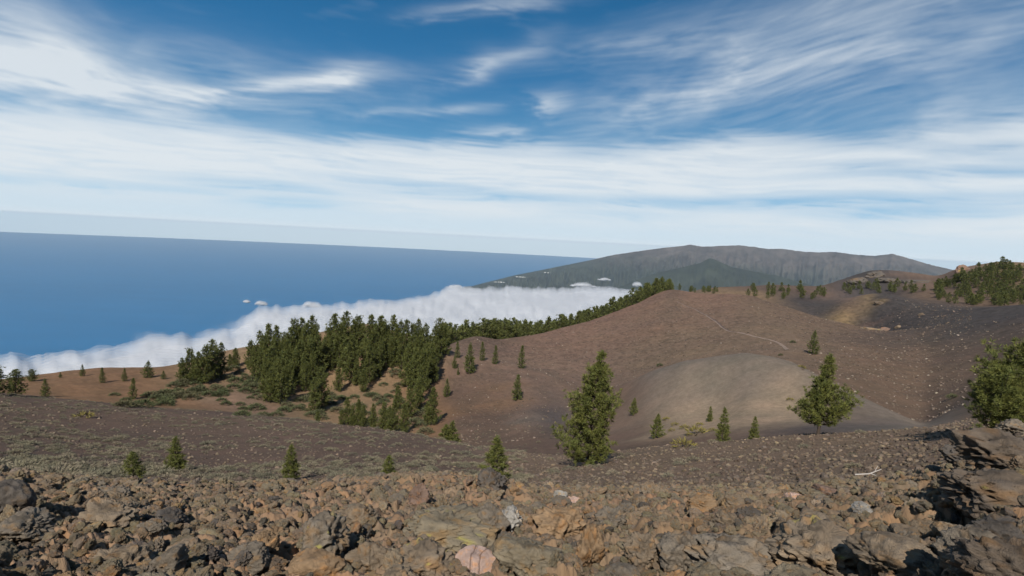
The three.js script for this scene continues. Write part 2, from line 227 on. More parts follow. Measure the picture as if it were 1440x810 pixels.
// rubble of packed lava blocks: cells with tilted tops and dark gaps
const cell = { h: 0, id: 0 };
function blocks(x, z, size, seed) {
  const gx = x / size, gz = z / size, ix = Math.floor(gx), iz = Math.floor(gz);
  let f1 = 9, f2 = 9, a = 0, b = 0, ox = 0, oz = 0;
  for (let i = -1; i <= 1; i++) for (let j = -1; j <= 1; j++) {
    const cx = ix + i, cz = iz + j, px = cx + 0.15 + 0.7 * hash(cx, cz, seed), pz = cz + 0.15 + 0.7 * hash(cx, cz, seed + 1);
    const dx = gx - px, dz = gz - pz, q = Math.max(Math.abs(dx * 0.9 + dz * 0.35), Math.abs(dz * 0.95 - dx * 0.3)) * 0.45 + Math.hypot(dx, dz) * 0.6;
    if (q < f1) { f2 = f1; f1 = q; a = cx; b = cz; ox = dx; oz = dz; } else if (q < f2) f2 = q;
  }
  const id = hash(a, b, seed + 2), tx = hash(a, b, seed + 3) - 0.5, tz = hash(a, b, seed + 4) - 0.5;
  const edge = smooth(0.0, 0.30, f2 - f1);
  cell.h = (edge * (0.55 + 0.75 * id) + (ox * tx + oz * tz) * 0.9 * edge - f1 * 0.35) * size;
  cell.id = id; cell.edge = edge;
  return cell;
}
const blockTint = [[1.12, .99, .86], [.94, .94, .94], [1, 1, 1], [1.05, 1, .93], [.82, .82, .83], [1.0, .96, .9], [1.16, 1.01, .84], [1.08, .94, .88], [.9, .88, .85], [.96, .97, .92]];
// hollows under the lava bank and between the blocks: [pixel x, pixel y, metres away, radius, depth]
const PITS = [[1325, 728, 8.2, .75, .75], [1390, 735, 8.4, .8, .6], [1320, 640, 13.2, .9, .7], [1352, 665, 11.5, .6, .6], [480, 770, 7.0, .3, .3], [868, 752, 7.5, .3, .3], [1125, 800, 6.2, .45, .4], [10, 742, 8.2, .4, .3]].map(([px, py, d, r, h]) => { const q = ray(px, py), f = Math.hypot(q.x, q.z); return [q.x / f * d, q.z / f * d, r, h]; });
function hollow(x, z) { let s = 0; for (const [a, b, r, h] of PITS) { const q = ((x - a) ** 2 + (z - b) ** 2) / (r * r); if (q < 4) s += h * Math.exp(-q * q); } return s; }
const rub = { y: 0, t: [1, 1, 1] };
function rubble(x, z, d) {
  const wx = x + fbm2(x * 2.1, z * 2.1, 3) * 0.32, wz = z + fbm2(x * 2.1 + 31, z * 2.1 + 7, 3) * 0.32;
  const big = blocks(wx, wz, 0.95, 3), bh = big.h, bid = big.id;
  const mid = blocks(wx * 1.05 + 3, wz + 1, 0.36, 13), mh = mid.h, mid_id = mid.id;
  const sm = blocks(wx + fbm2(x * 9, z * 9, 2) * 0.05, wz, 0.14, 23), sh = sm.h, sid = sm.id;
  const rough = (ridged2(x * 7, z * 7, 4) - .5) * 0.055 + fbm2(x * 40, z * 40, 2) * 0.014;
  const where = smooth(-.25, .3, fbm2(x * .5 + 3, z * .5, 2));   // bedded slabs here, loose clinker there
  const fadeOut = 1 - smooth(13, 19, d);
  rub.y = (bh * lerp(0.10, 0.22, where) + mh * lerp(0.26, 0.16, where) + sh * lerp(.30, .20, where) + rough + (ridged2(x * 1.9, z * 1.9, 5) - .55) * .16 - 0.17) * fadeOut - hollow(x, z);
  const p = blockTint[Math.floor(bid * 9.99)], q = blockTint[Math.floor(mid_id * 9.99)], s = blockTint[Math.floor(sid * 9.99)], stain = fbm2(x * 1.3 + 9, z * 1.3, 4), fine = 1 + 0.30 * fbm2(x * 30, z * 30, 3) + .18 * n2(x * 90, z * 90);
  const w = smooth(-.1, .35, stain);
  for (let c = 0; c < 3; c++) rub.t[c] = (p[c] * .45 + q[c] * .35 + s[c] * .2) * fine * lerp(1, [1.16, 1.0, .83][c], w * .7);
  return rub;
}
const azOf = (x, z) => Math.atan2(x, -z) / DEG;
function ground(x, z) { const d = Math.hypot(x, z), p = profile(azOf(x, z), d); return EYE.y + p.y + relief(x, z, d) + (d < 19 ? rubble(x, z, d).y : 0); }
// where a line of sight first meets the ground
function strike(px, py, from = 3, far = 3000) {
  const r = ray(px, py), f = Math.hypot(r.x, r.z), ux = r.x / f, uz = r.z / f, s = r.y / f;
  let d = from, prev = from;
  while (d < far) { if (EYE.y + s * d < ground(ux * d, uz * d)) { let lo = prev, hi = d; for (let k = 0; k < 14; k++) { const m = (lo + hi) / 2; if (EYE.y + s * m < ground(ux * m, uz * m)) hi = m; else lo = m; } return { x: ux * hi, z: uz * hi, d: hi, y: ground(ux * hi, uz * hi) }; } prev = d; d *= 1.012; }
  return null;
}
function along(px, py, d) { const r = ray(px, py), f = Math.hypot(r.x, r.z); return { x: r.x / f * d, z: r.z / f * d, d, y: EYE.y + r.y / f * d }; }

// ---------------------------------------------------------------- textures: grain of ash and of stone
function tile(size, fn, srgb) {
  const data = new Uint8Array(size * size * 4);
  for (let j = 0; j < size; j++) for (let i = 0; i < size; i++) { const v = fn(i / size, j / size), o = (j * size + i) * 4; for (let c = 0; c < 3; c++) data[o + c] = clamp(Array.isArray(v) ? v[c] : v) * 255; data[o + 3] = 255; }
  const t = new THREE.DataTexture(data, size, size); t.wrapS = t.wrapT = THREE.RepeatWrapping; t.magFilter = THREE.LinearFilter; if (srgb) t.colorSpace = THREE.SRGBColorSpace; t.needsUpdate = true; return t;
}
const pfbm = (u, v, f, oct) => { let s = 0, a = 1, t = 0; for (let k = 0; k < oct; k++) { s += a * n2(u * f, v * f, f); t += a; a *= 0.62; f *= 2; } return s / t; };
const grainMap = tile(1024, (u, v) => { const a = pfbm(u, v, 14, 6), b = pfbm(u + .37, v + .11, 128, 2); const k = 0.90 + 0.16 * a + 0.16 * b; return [k * 1.005, k, k * .99]; }, true);
const grainBump = tile(1024, (u, v) => 0.5 + 0.5 * pfbm(u, v, 32, 5));
const pitBump = tile(512, (u, v) => { const a = pfbm(u, v, 16, 4), b = Math.abs(pfbm(u + .2, v + .7, 32, 3)); return 0.45 + 0.5 * a + 0.5 * Math.min(b, .3); });

// ---------------------------------------------------------------- ground: one wide sheet of ash and cinders, and the lava field underfoot
const groundMat = new THREE.MeshStandardMaterial({ vertexColors: true, roughness: 1, map: grainMap, bumpMap: grainBump, bumpScale: 0.10 });
groundMat.specularIntensity = 0.2;
const lavaMat = new THREE.MeshStandardMaterial({ vertexColors: true, roughness: 0.97, bumpMap: pitBump, bumpScale: 0.02 });
function polarSheet(azs, ds, heightColor, uvScale) {
  const na = azs.length, nd = ds.length, pos = new Float32Array(na * nd * 3), col = new Float32Array(na * nd * 3), uv = new Float32Array(na * nd * 2), idx = new Uint32Array((na - 1) * (nd - 1) * 6), c = [0, 0, 0];
  for (let i = 0; i < na; i++) {
    const s = Math.sin(azs[i] * DEG), k = -Math.cos(azs[i] * DEG);
    for (let j = 0; j < nd; j++) {
      const x = s * ds[j], z = k * ds[j], o = i * nd + j;
      pos[o * 3] = x; pos[o * 3 + 2] = z; pos[o * 3 + 1] = heightColor(x, z, ds[j], azs[i], c);
      col.set(c, o * 3); uv[o * 2] = x * uvScale; uv[o * 2 + 1] = z * uvScale;
    }
  }
  let q = 0;
  for (let i = 0; i < na - 1; i++) for (let j = 0; j < nd - 1; j++) { const a = i * nd + j, b = a + nd; idx[q++] = a; idx[q++] = b; idx[q++] = a + 1; idx[q++] = b; idx[q++] = b + 1; idx[q++] = a + 1; }
  return geo(pos, idx, { color: col, uv });
}
// patches of other ash: [pixel x, pixel y, half width m, half depth m, colour, strength]
const PATCH = [];
function patch(px, py, w, l, key, s, far) { const p = strike(px, py, 20, far ?? 3000); if (p) PATCH.push({ x: p.x, z: p.z, r: Math.max(w, l) * 2.2, w, l, c: COL[key], s, a: Math.atan2(p.x, -p.z) }); }
function groundColor(x, z, d, c) {
  // out.c holds the mixed ash colour
  c[0] = out.c[0]; c[1] = out.c[1]; c[2] = out.c[2];
  const wx = fbm2(x / 9, z / 9, 3) * 7, wz = fbm2(x / 9 + 40, z / 9, 3) * 7;
  for (const p of PATCH) {
    const dx = x + wx - p.x, dz = z + wz - p.z; if (Math.abs(dx) > p.r || Math.abs(dz) > p.r) continue;
    const u = (dx * Math.cos(p.a) + dz * Math.sin(p.a)) / p.w, v = (dx * Math.sin(p.a) - dz * Math.cos(p.a)) / p.l, q = u * u + v * v; if (q > 4) continue;
    const k = p.s * Math.exp(-q); for (let i = 0; i < 3; i++) c[i] = lerp(c[i], p.c[i], k);
  }
  const big = fbm2(x / 33, z / 33, 4), mid = fbm2(x / 7 + 9, z / 7, 4), fine = fbm2(x / 1.1, z / 1.1, 3), wide = fbm2(x / 120 + 3, z / 120, 3);
  const far = smooth(60, 300, d), rill = fbm2(x / 3.1 + 70, z / 3.1, 3), k = 1 + 0.22 * big + 0.26 * mid + (0.34 - .1 * far) * fine + 0.15 * wide + far * (.34 * rill + .5 * (hash(Math.round(x * 1.1), Math.round(z * 1.1), 7) - .5) * (1 - smooth(500, 900, d)));
  c[0] *= k * (1 + 0.10 * mid); c[1] *= k; c[2] *= k * (1 - 0.10 * big);
}
const steps = (a, b, s) => { const r = []; for (let v = a; v < b - 1e-9; v += s) r.push(v); r.push(b); return r; };
const logs = (a, b, n) => Array.from({ length: n + 1 }, (_, i) => a * Math.pow(b / a, i / n));
function joined(list) {
  let nv = 0, ni = 0; for (const g of list) { nv += g.attributes.position.count; ni += g.index.count; }
  const pos = new Float32Array(nv * 3), nor = new Float32Array(nv * 3), col = new Float32Array(nv * 3), uv = new Float32Array(nv * 2), idx = new Uint32Array(ni); let v = 0, i = 0;
  for (const g of list) { pos.set(g.attributes.position.array, v * 3); nor.set(g.attributes.normal.array, v * 3); col.set(g.attributes.color.array, v * 3); uv.set(g.attributes.uv.array, v * 2); const a = g.index.array; for (let k = 0; k < a.length; k++) idx[i + k] = a[k] + v; i += a.length; v += g.attributes.position.count; }
  const g = geo(pos, idx, { color: col, uv, normal: false }); g.setAttribute('normal', new THREE.BufferAttribute(nor, 3)); return g;
}
// patches of tan, grey and orange ash seen in the photograph
patch(990, 590, 7, 9, 'T', .9); patch(1105, 575, 8, 10, 'T', .85); patch(1050, 592, 8, 5, 'T', .6); patch(940, 605, 6, 5, 'T', .5);
patch(1000, 540, 14, 9, 'G', .7); patch(700, 570, 10, 7, 'O', .45); patch(700, 545, 9, 6, 'O', .35); patch(770, 590, 6, 10, 'K', .6); patch(735, 590, 4, 9, 'G', .5);
patch(560, 500, 12, 8, 'F', .6); patch(620, 585, 6, 8, 'O', .8); patch(320, 560, 10, 6, 'T', .35); patch(345, 565, 10, 7, 'H', .4); patch(60, 540, 30, 10, 'O', .5);
patch(1000, 470, 25, 22, 'S', .5); patch(900, 470, 26, 24, 'H', .5); patch(1238, 424, 4, 7, 'Y', .6); patch(1215, 460, 14, 6, 'H', .9); patch(1166, 450, 6, 10, 'T', .4); patch(1260, 445, 26, 30, 'D', .7); patch(1380, 455, 40, 24, 'D', .75); patch(1300, 462, 22, 16, 'D', .7);
patch(1160, 436, 22, 20, 'D', .6); patch(1225, 396, 40, 40, 'D', .8, 3000); patch(1160, 396, 24, 20, 'T', .5); patch(1280, 386, 40, 20, 'B', .6);
{
  const inView = steps(-54, 54, 0.15), behind = steps(54, 306, 4), c = [0, 0, 0];
  const h = (x, z, d, az, c) => {
    const p = profile(az > 180 ? az - 360 : az, d); let y = EYE.y + p.y + relief(x, z, d);
    groundColor(x, z, d, c);
    if (d < 19) { const r = rubble(x, z, d), f = 1 - smooth(15, 19, d); y += r.y - 0.08 * (1 - smooth(17.9, 18.2, d)); for (let i = 0; i < 3; i++) c[i] *= lerp(1, r.t[i], f); }
    return y;
  };
  const g = joined([
    polarSheet(inView, [...logs(17.8, 700, 520).slice(0, -1), ...logs(700, 12000, 60)], h, 0.13),
    polarSheet(behind, [...logs(0.25, 12000, 110)], h, 0.13),
    polarSheet(steps(-54, 54, 2), logs(0.25, 2.45, 24), h, 0.13),
  ]);
  const o = mesh('ground', g, groundMat); tag(o, 'brown and grey volcanic ash slopes with cinder hills and hollows', null, null, 'structure');
  const lava = polarSheet(steps(-54, 54, 0.17), logs(2.3, 19.2, 440), (x, z, d, az, c) => {
    const p = profile(az, d); c[0] = out.c[0]; c[1] = out.c[1]; c[2] = out.c[2];
    groundColor(x, z, d, c);
    const r = rubble(x, z, d), f = 1 - smooth(15, 19, d); for (let i = 0; i < 3; i++) c[i] *= lerp(1, r.t[i], f);
    return EYE.y + p.y + relief(x, z, d) + r.y - 0.08 * smooth(18.2, 18.6, d);
  }, 1.3);
  tag(mesh('lava_field', lava, lavaMat), 'rough brown lava rubble underfoot on the slope', null, null, 'structure');
}

// ---------------------------------------------------------------- sea
{
  const sea = polarSheet([...steps(-60, 40, 0.4), ...steps(44, 300, 8)], logs(2500, 77000, 150), (x, z, d, az, c) => {
    const k = 1 + 0.10 * fbm2(x / 14000 + z / 9000, z / 9000, 3) + 0.16 * fbm2(x / 2600 + z / 2000, z / 500, 4);
    c[0] = (.014) * k; c[1] = (.128) * k; c[2] = (.275) * k;
    return EYE.y - 1900;
  }, 0.001);
  const water = new THREE.MeshPhysicalMaterial({ vertexColors: true, roughness: 0.7, specularIntensity: 0.3 });
  tag(mesh('sea', sea, water), 'deep blue ocean reaching to the hazy horizon', null, null, 'structure');
}

// ---------------------------------------------------------------- far mountains
function massif(name, label, ridge, rows, base, rough, tint) {
  // ridge: [pixel x, pixel y] skyline at base.d metres; rows: [distance factor, drop in metres]
  const pts = ridge.map(([px, py]) => { const p = along(px, py, base.d); return { az: azOf(p.x, p.z), y: p.y }; });
  const top = (az) => { let k = 0; while (k < pts.length - 2 && pts[k + 1].az < az) k++; const a = pts[k], b = pts[k + 1]; return lerp(a.y, b.y, clamp((az - a.az) / (b.az - a.az))); };
  const azs = steps(pts[0].az, pts[pts.length - 1].az, base.step), ds = steps(0, 1, 1 / base.n).map((t) => lerp(rows[0][0], rows[rows.length - 1][0], t));
  const seen = polarSheet(azs, ds.map((f) => f * base.d), (x, z, d, az, c) => {
    const f = d / base.d; let k = 0; while (k < rows.length - 2 && rows[k + 1][0] < f) k++;
    const t = clamp((f - rows[k][0]) / (rows[k + 1][0] - rows[k][0]));
    const crest = top(az), share = lerp(rows[k][1], rows[k + 1][1], t);            // 1 at the crest, 0 at sea level
    const away = 1 - smooth(0, .12, Math.abs(f - 1)), s = fbm2(x / 2600, z / 2600, 3);
    const gully = ridged2(az * base.gully + s * 0.8, f * 2.2 + s, 4), small = ridged2(x / 520 + s, z / 900, 4), edge = smooth(pts[0].az + 2, pts[0].az + 17, az);
    let y = lerp(EYE.y - 1960, crest, share) + rough * (1 - away * .97) * ((gully - .55) * 1.0 + (small - .5) * .75 + (ridged2(x / 210, z / 260, 3) - .5) * .22) * edge * smooth(0, .25, share) + away * rough * 0.05 * (ridged2(az * base.gully * 2.2, f * 3, 4) - .6) * edge;
    y = Math.min(y, crest + 5); if (f > 1.001) y = Math.min(y, lerp(EYE.y - 1960, crest, share));
    const k2 = 0.85 + 0.8 * fbm2(x / 700, z / 700, 4) + .7 * fbm2(x / 240, z / 240, 3), green = smooth(base.green[0], base.green[1], (y - EYE.y) + fbm2(x / 900, z / 900, 4) * 420);
    for (let i = 0; i < 3; i++) c[i] = lerp(tint.low[i], tint.high[i], green) * k2;
    return y;
  }, 0.001);
  const m = new THREE.MeshStandardMaterial({ vertexColors: true, roughness: 1 }); m.specularIntensity = 0.1;
  return tag(mesh(name, seen, m), label, null, null, 'structure');
}
massif('mountain', 'far caldera mountain with a long uneven rim and ravines', [[560, 430], [640, 409], [680, 398], [720, 388], [760, 380], [800, 372], [830, 366], [860, 359], [900, 353], [930, 349], [960, 346], [970, 344], [990, 347], [1010, 346], [1040, 345], [1060, 347], [1080, 350], [1100, 350], [1130, 354], [1150, 355], [1175, 354], [1200, 358], [1230, 360], [1255, 357], [1270, 361], [1300, 370], [1345, 381], [1400, 396], [1500, 418], [1600, 440]],
  [[.66, 0], [.78, .22], [.88, .50], [.95, .80], [1, 1], [1.05, .6], [1.16, 0]], { d: 20000, step: 0.10, n: 190, gully: 1.5, green: [-900, -100] }, 520, { low: [.040, .044, .027], high: [.094, .074, .060] });
massif('foothill', 'dark green pointed foothill before the far mountain', [[840, 416], [870, 404], [900, 391], [930, 382], [960, 375], [985, 369], [998, 362], [1005, 364], [1018, 370], [1030, 375], [1060, 381], [1090, 386], [1115, 393], [1150, 403], [1200, 418]],
  [[.72, 0], [.86, .45], [.95, .85], [1, 1], [1.06, .6], [1.2, 0]], { d: 14500, step: 0.12, n: 70, gully: 1.5, green: [-300, 600] }, 380, { low: [.034, .038, .022], high: [.066, .060, .048] });
// a village as pale specks on the far slope
{
  const r = rng(77), g = new THREE.BoxGeometry(1, 1, 1), m = new THREE.MeshStandardMaterial({ color: new THREE.Color(.75, .73, .68), roughness: .9 });
  const im = new THREE.InstancedMesh(g, m, 46), q = new THREE.Object3D(); im.name = 'distant_village';
  const mount = scene.getObjectByName('mountain').geometry.attributes.position; let at = 0;
  const near = (az, d) => { let best = 0, bd = 1e12; for (let i = 0; i < mount.count; i++) { const x = mount.getX(i), z = mount.getZ(i), t = along(az, 392, d), e = (x - t.x) ** 2 + (z - t.z) ** 2; if (e < bd) { bd = e; best = i; } } return best; };
  for (const [px, d, n, spread] of [[736, 19400, 26, 270], [702, 19100, 14, 210], [770, 19300, 6, 160]]) { const k = near(px, d); for (let i = 0; i < n; i++) { q.position.set(mount.getX(k) + (r() - .5) * spread * 2, mount.getY(k) + 12 + r() * 10, mount.getZ(k) + (r() - .5) * spread * .5); q.scale.set(18 + r() * 22, 10 + r() * 8, 18 + r() * 20); q.updateMatrix(); im.setMatrixAt(at++, q.matrix); } }
  tag(im, 'pale far village houses on the slope of the mountain', 'village', null, 'stuff'); scene.add(im);
}

// ---------------------------------------------------------------- sea of clouds below the ridge
const cloudMat = new THREE.MeshStandardMaterial({ color: new THREE.Color(.67, .68, .70), vertexColors: true, transparent: true, roughness: 1, side: THREE.DoubleSide }); cloudMat.specularIntensity = 0;
{
  const FLOOR = -900;
  const edge = [[-260, 585], [-60, 540], [0, 521], [50, 505], [100, 494], [140, 488], [180, 478], [230, 474], [262, 480], [300, 466], [340, 462], [385, 446], [430, 438], [480, 436], [540, 428], [590, 420], [640, 411], [700, 409], [760, 408], [820, 408], [880, 409], [900, 416], [960, 430]].map(([x, y]) => { const r = ray(x, y), f = Math.hypot(r.x, r.z); return { az: Math.atan2(r.x, -r.z) / DEG, d: FLOOR / (r.y / f) }; });
  const edgeAt = (az) => { let k = 0; while (k < edge.length - 2 && edge[k + 1].az < az) k++; const a = edge[k], b = edge[k + 1]; return lerp(a.d, b.d, clamp((az - a.az) / (b.az - a.az))); };
  const azs = steps(edge[0].az, edge[edge.length - 1].az, 0.16), nd = 150;
  const group = new THREE.Group(); group.name = numbered('cloud_bank');
  for (let shell = 0; shell < 6; shell++) {
    const na = azs.length, pos = new Float32Array(na * nd * 3), col = new Float32Array(na * nd * 4), idx = [];
    azs.forEach((az, i) => {
      for (let j = 0; j < nd; j++) {
        const d = 1700 * Math.pow(14000 / 1700, j / (nd - 1)), x = Math.sin(az * DEG) * d, z = -Math.cos(az * DEG) * d, o = i * nd + j;
        const warp = fbm2(x / 900, z / 900, 3), e = edgeAt(az + warp * 3.0) * (1.05 + 0.30 * fbm2(x / 1500 + 7, z / 1500, 4) + .09 * fbm2(x / 420, z / 420, 3));
        const inside = (e - d) / (e * .22), lump = 1 - Math.abs(fbm2(x / 760 + warp, z / 760, 4)) * 2.4, tiny = fbm2(x / 130 + 3, z / 130, 3), wide = fbm2(x / 2300 + 20, z / 2300, 2);
        const m = clamp(inside, 0, 1), body = Math.sqrt(smooth(-.02, .8, m));
        pos[o * 3] = x; pos[o * 3 + 2] = z;
        pos[o * 3 + 1] = EYE.y + FLOOR - 130 + body * (90 + 85 * lump * lump + 12 * tiny + 120 * wide) + shell * (17 + 9 * tiny);
        col[o * 4] = col[o * 4 + 1] = col[o * 4 + 2] = 1;
        const a = smooth(0.0, .55, m + tiny * .14 + fbm2(x / 520 + 50, z / 520, 3) * .34) * smooth(0, .12, m);
        col[o * 4 + 3] = shell === 0 ? a : a * .30 * (1 - shell * .09);
      }
    });
    for (let i = 0; i < na - 1; i++) for (let j = 0; j < nd - 1; j++) { const a = i * nd + j, b = a + nd; if (col[a * 4 + 3] + col[b * 4 + 3] + col[a * 4 + 7] + col[b * 4 + 7] < .004) continue; idx.push(a, b, a + 1, b, b + 1, a + 1); }
    mesh(shell ? 'cloud_haze' : 'cloud_body', geo(pos, idx, { color: col, size: 4 }), cloudMat, group);
  }
  tag(group, 'white sea of clouds lying over the coast below the ridge', 'cloud', null, 'stuff'); scene.add(group);
  // loose puffs
  const r = rng(5), ball = mergeVertices((() => { const g = new THREE.IcosahedronGeometry(1, 4); g.deleteAttribute('uv'); g.deleteAttribute('normal'); return g; })());
  const puffs = [[368, 428, 11, 4, 'small white cloud puff over the sea beyond the pine grove'], [347, 425, 6, 2.5, 'tiny white cloud puff over the open sea'], [440, 431, 16, 6, 'rounded white cloud puff at the rim of the cloud bank above the pines'], [640, 405, 14, 5, 'white cloud puff touching the foot of the far mountain slope'], [820, 403, 22, 4, 'long thin white cloud before the mountain slope'], [850, 394, 12, 3, 'thin white cloud streak on the mountain side'], [896, 402, 8, 4, 'small white cloud low before the dark green foothill'], [936, 406, 10, 5, 'white cloud peeping over the top of the cinder hill']];
  for (const [px, py, w, h, label] of puffs) {
    const dist = px > 600 ? 10800 : 8200, q = along(px, py, dist), k = dist / FOCAL, root = new THREE.Group(); root.name = numbered('cloud_puff');
    root.position.set(q.x, q.y, q.z); const seed = r() * 50, lumps = [];
    for (let n = 0; n < 11; n++) { const u = n / 5 - 1, sz = (.55 + .45 * r()) * (1.1 - .6 * Math.abs(u)); lumps.push([u * w * .62, sz * h * .9 * (r() - .2), (r() - .5) * w * .3, sz]); }
    for (let shell = 0; shell < 3; shell++) {
      const s = ball.attributes.position, n = s.count, pos = new Float32Array(n * 3 * lumps.length), col = new Float32Array(n * 4 * lumps.length), idx = [];
      lumps.forEach(([lx, ly, lz, sz], e) => {
        for (let i = 0; i < n; i++) {
          const x = s.getX(i), y = s.getY(i), z = s.getZ(i), rr = sz * h * (1 + .32 * fbm3(x * 1.7 + seed + e, y * 1.7, z * 1.7, 3)) * (1.18 - shell * .16), o = e * n + i;
          pos[o * 3] = (lx + x * rr * Math.max(1.3, w / h * .5)) * k; pos[o * 3 + 1] = (ly + y * rr * (y < 0 ? .5 : .95)) * k; pos[o * 3 + 2] = (lz + z * rr * 1.5) * k;
          col[o * 4] = col[o * 4 + 1] = col[o * 4 + 2] = 1; col[o * 4 + 3] = shell === 2 ? .17 : .08;
        }
        for (const v of ball.index.array) idx.push(v + e * n);
      });
      mesh(shell === 2 ? 'cloud_body' : 'cloud_haze', geo(pos, idx, { color: col, size: 4 }), cloudMat, root);
    }
    tag(root, label ?? 'billow of white cloud rising from the sea of clouds', 'cloud', label ? null : 'billows along the edge of the cloud bank'); scene.add(root);
  }
}
// ---------------------------------------------------------------- leaf blades and limbs
class Tris {
  constructor() { this.p = []; this.c = []; }
  blade(x, y, z, dx, dy, dz, len, w, r, c) {
    let ax = r() - .5, ay = r() - .5, az = r() - .5; let sx = dy * az - dz * ay, sy = dz * ax - dx * az, sz = dx * ay - dy * ax; const l = Math.hypot(sx, sy, sz) || 1; sx *= w / l; sy *= w / l; sz *= w / l;
    const mx = x + dx * len * .45, my = y + dy * len * .45, mz = z + dz * len * .45, ex = x + dx * len, ey = y + dy * len, ez = z + dz * len;
    this.p.push(x, y, z, mx + sx, my + sy, mz + sz, ex, ey, ez, x, y, z, ex, ey, ez, mx - sx, my - sy, mz - sz);
    for (let i = 0; i < 6; i++) this.c.push(c[0], c[1], c[2]);
  }
  tuft(p, d, len, n, w, spread, r, c) {
    for (let i = 0; i < n; i++) {
      let x = d.x + (r() - .5) * spread, y = d.y + (r() - .5) * spread, z = d.z + (r() - .5) * spread; const l = Math.hypot(x, y, z) || 1;
      const k = .75 + .5 * r(); this.blade(p.x, p.y, p.z, x / l, y / l, z / l, len * (.7 + .5 * r()), w * (.7 + .6 * r()), r, [c[0] * k, c[1] * k, c[2] * k]);
    }
  }
  limb(a, b, ra, rb, sides = 5) {
    const d = b.clone().sub(a).normalize(), u = new THREE.Vector3(Math.abs(d.y) > .9 ? 1 : 0, Math.abs(d.y) > .9 ? 0 : 1, 0).cross(d).normalize(), v = d.clone().cross(u), ring = (c, r, i) => { const t = i / sides * 2 * Math.PI; return [c.x + (u.x * Math.cos(t) + v.x * Math.sin(t)) * r, c.y + (u.y * Math.cos(t) + v.y * Math.sin(t)) * r, c.z + (u.z * Math.cos(t) + v.z * Math.sin(t)) * r]; };
    for (let i = 0; i < sides; i++) { const p = ring(a, ra, i), q = ring(a, ra, i + 1), s = ring(b, rb, i), t = ring(b, rb, i + 1); this.p.push(...p, ...q, ...s, ...q, ...t, ...s); }
  }
  geometry(color) { return geo(this.p, null, { color: color ? this.c : null, normal: false }); }
}
// ---------------------------------------------------------------- rocks
const rockR = rng(401);
function rockGeometry(detail, seed, { cuts = 9, rough = 0.10, pits = 0.05, mottle = 0.3, spots = 0, cracks = false } = {}) {
  const r = rng(seed), raw = new THREE.IcosahedronGeometry(1, detail); raw.deleteAttribute('normal'); raw.deleteAttribute('uv');
  const g = mergeVertices(raw, 1e-4), p = g.attributes.position, col = new Float32Array(p.count * 3), uv = new Float32Array(p.count * 2), planes = [], v = new THREE.Vector3();
  for (let i = 0; i < cuts; i++) { const n = new THREE.Vector3(r() - .5, (r() - .5) * .9, r() - .5).normalize(); planes.push([n, 0.52 + 0.34 * r()]); }
  const s = r() * 90;
  for (let i = 0; i < p.count; i++) {
    v.fromBufferAttribute(p, i).normalize();
    let rad = 1; for (const [n, d] of planes) { const q = n.dot(v); if (q > 0.05) { const t = d / q; if (t < rad) rad = lerp(rad, t, .93); } }
    const a = fbm3(v.x * 1.7 + s, v.y * 1.7, v.z * 1.7, 3), b = fbm3(v.x * 5 + s, v.y * 5, v.z * 5, 3), c = Math.abs(n3(v.x * 9 + s, v.y * 9, v.z * 9)), f = n3(v.x * 21, v.y * 21 + s, v.z * 21);
    const rg = 1 - 2 * Math.abs(n3(v.x * 3.2 - s, v.y * 3.2, v.z * 3.2)), rg2 = 1 - 2 * Math.abs(n3(v.x * 7.5, v.y * 7.5 - s, v.z * 7.5)); rad += rough * (1.1 * a + 0.75 * b + .8 * (rg - .5) + .45 * (rg2 - .5)) - pits * (1 - smooth(0, .22, c)) + f * .03;
    const cut = cracks ? Math.max(1 - smooth(.02, .055, Math.abs(v.x + .12 + .05 * a)), 1 - smooth(.015, .045, Math.abs(v.x - .42 - .06 * a))) * (v.y > -.2 ? 1 : 0) : 0; rad -= cut * .07;
    p.setXYZ(i, v.x * rad, v.y * rad, v.z * rad);
    const k = 1 + mottle * (1.0 * b + .7 * f) + .25 * a, stain = smooth(.02, .35, fbm3(v.x * 2.2 - s, v.y * 2.2, v.z * 2.2 + 4, 4)), lich = spots && smooth(.30, .40, fbm3(v.x * 3.1 + 2 * s, v.y * 3.1, v.z * 3.1, 3)) * spots;
    const t = [lerp(1, 1.22, stain), lerp(1, .98, stain), lerp(1, .72, stain)];
    col[i * 3] = lerp(t[0] * k, 1.9, lich); col[i * 3 + 1] = lerp(t[1] * k, 2.0, lich); col[i * 3 + 2] = lerp(t[2] * k, .75, lich);
    if (cut) for (let q = 0; q < 3; q++) col[i * 3 + q] *= 1 - .6 * cut;
    uv[i * 2] = Math.atan2(v.x, v.z) / Math.PI * 2; uv[i * 2 + 1] = v.y * 1.2;
  }
  g.setAttribute('color', new THREE.BufferAttribute(col, 3)); g.setAttribute('uv', new THREE.BufferAttribute(uv, 2)); g.computeVertexNormals();
  return g;
}
const ROCKS = Array.from({ length: 14 }, (_, i) => rockGeometry(13, 900 + i * 7, { cuts: 7 + i % 6, rough: .12 + .07 * (i % 3), pits: .03 + .03 * (i % 4), spots: i % 7 === 3 ? .8 : 0 }));
ROCKS.push(rockGeometry(20, 1111, { cuts: 7, rough: .03, pits: 0, mottle: .12, cracks: true }));   // the smooth cracked stone
const STONES = Array.from({ length: 8 }, (_, i) => rockGeometry(6, 1200 + i * 5, { cuts: 10, rough: .22, pits: .06 }));
const tints = { brown: [.218, .166, .114], grey: [.192, .158, .120], orange: [.270, .180, .104], dark: [.112, .095, .080], red: [.205, .138, .104], tan: [.255, .195, .132], pink: [.54, .38, .31], white: [.38, .35, .31], olive: [.198, .162, .110], umber: [.128, .098, .072] };
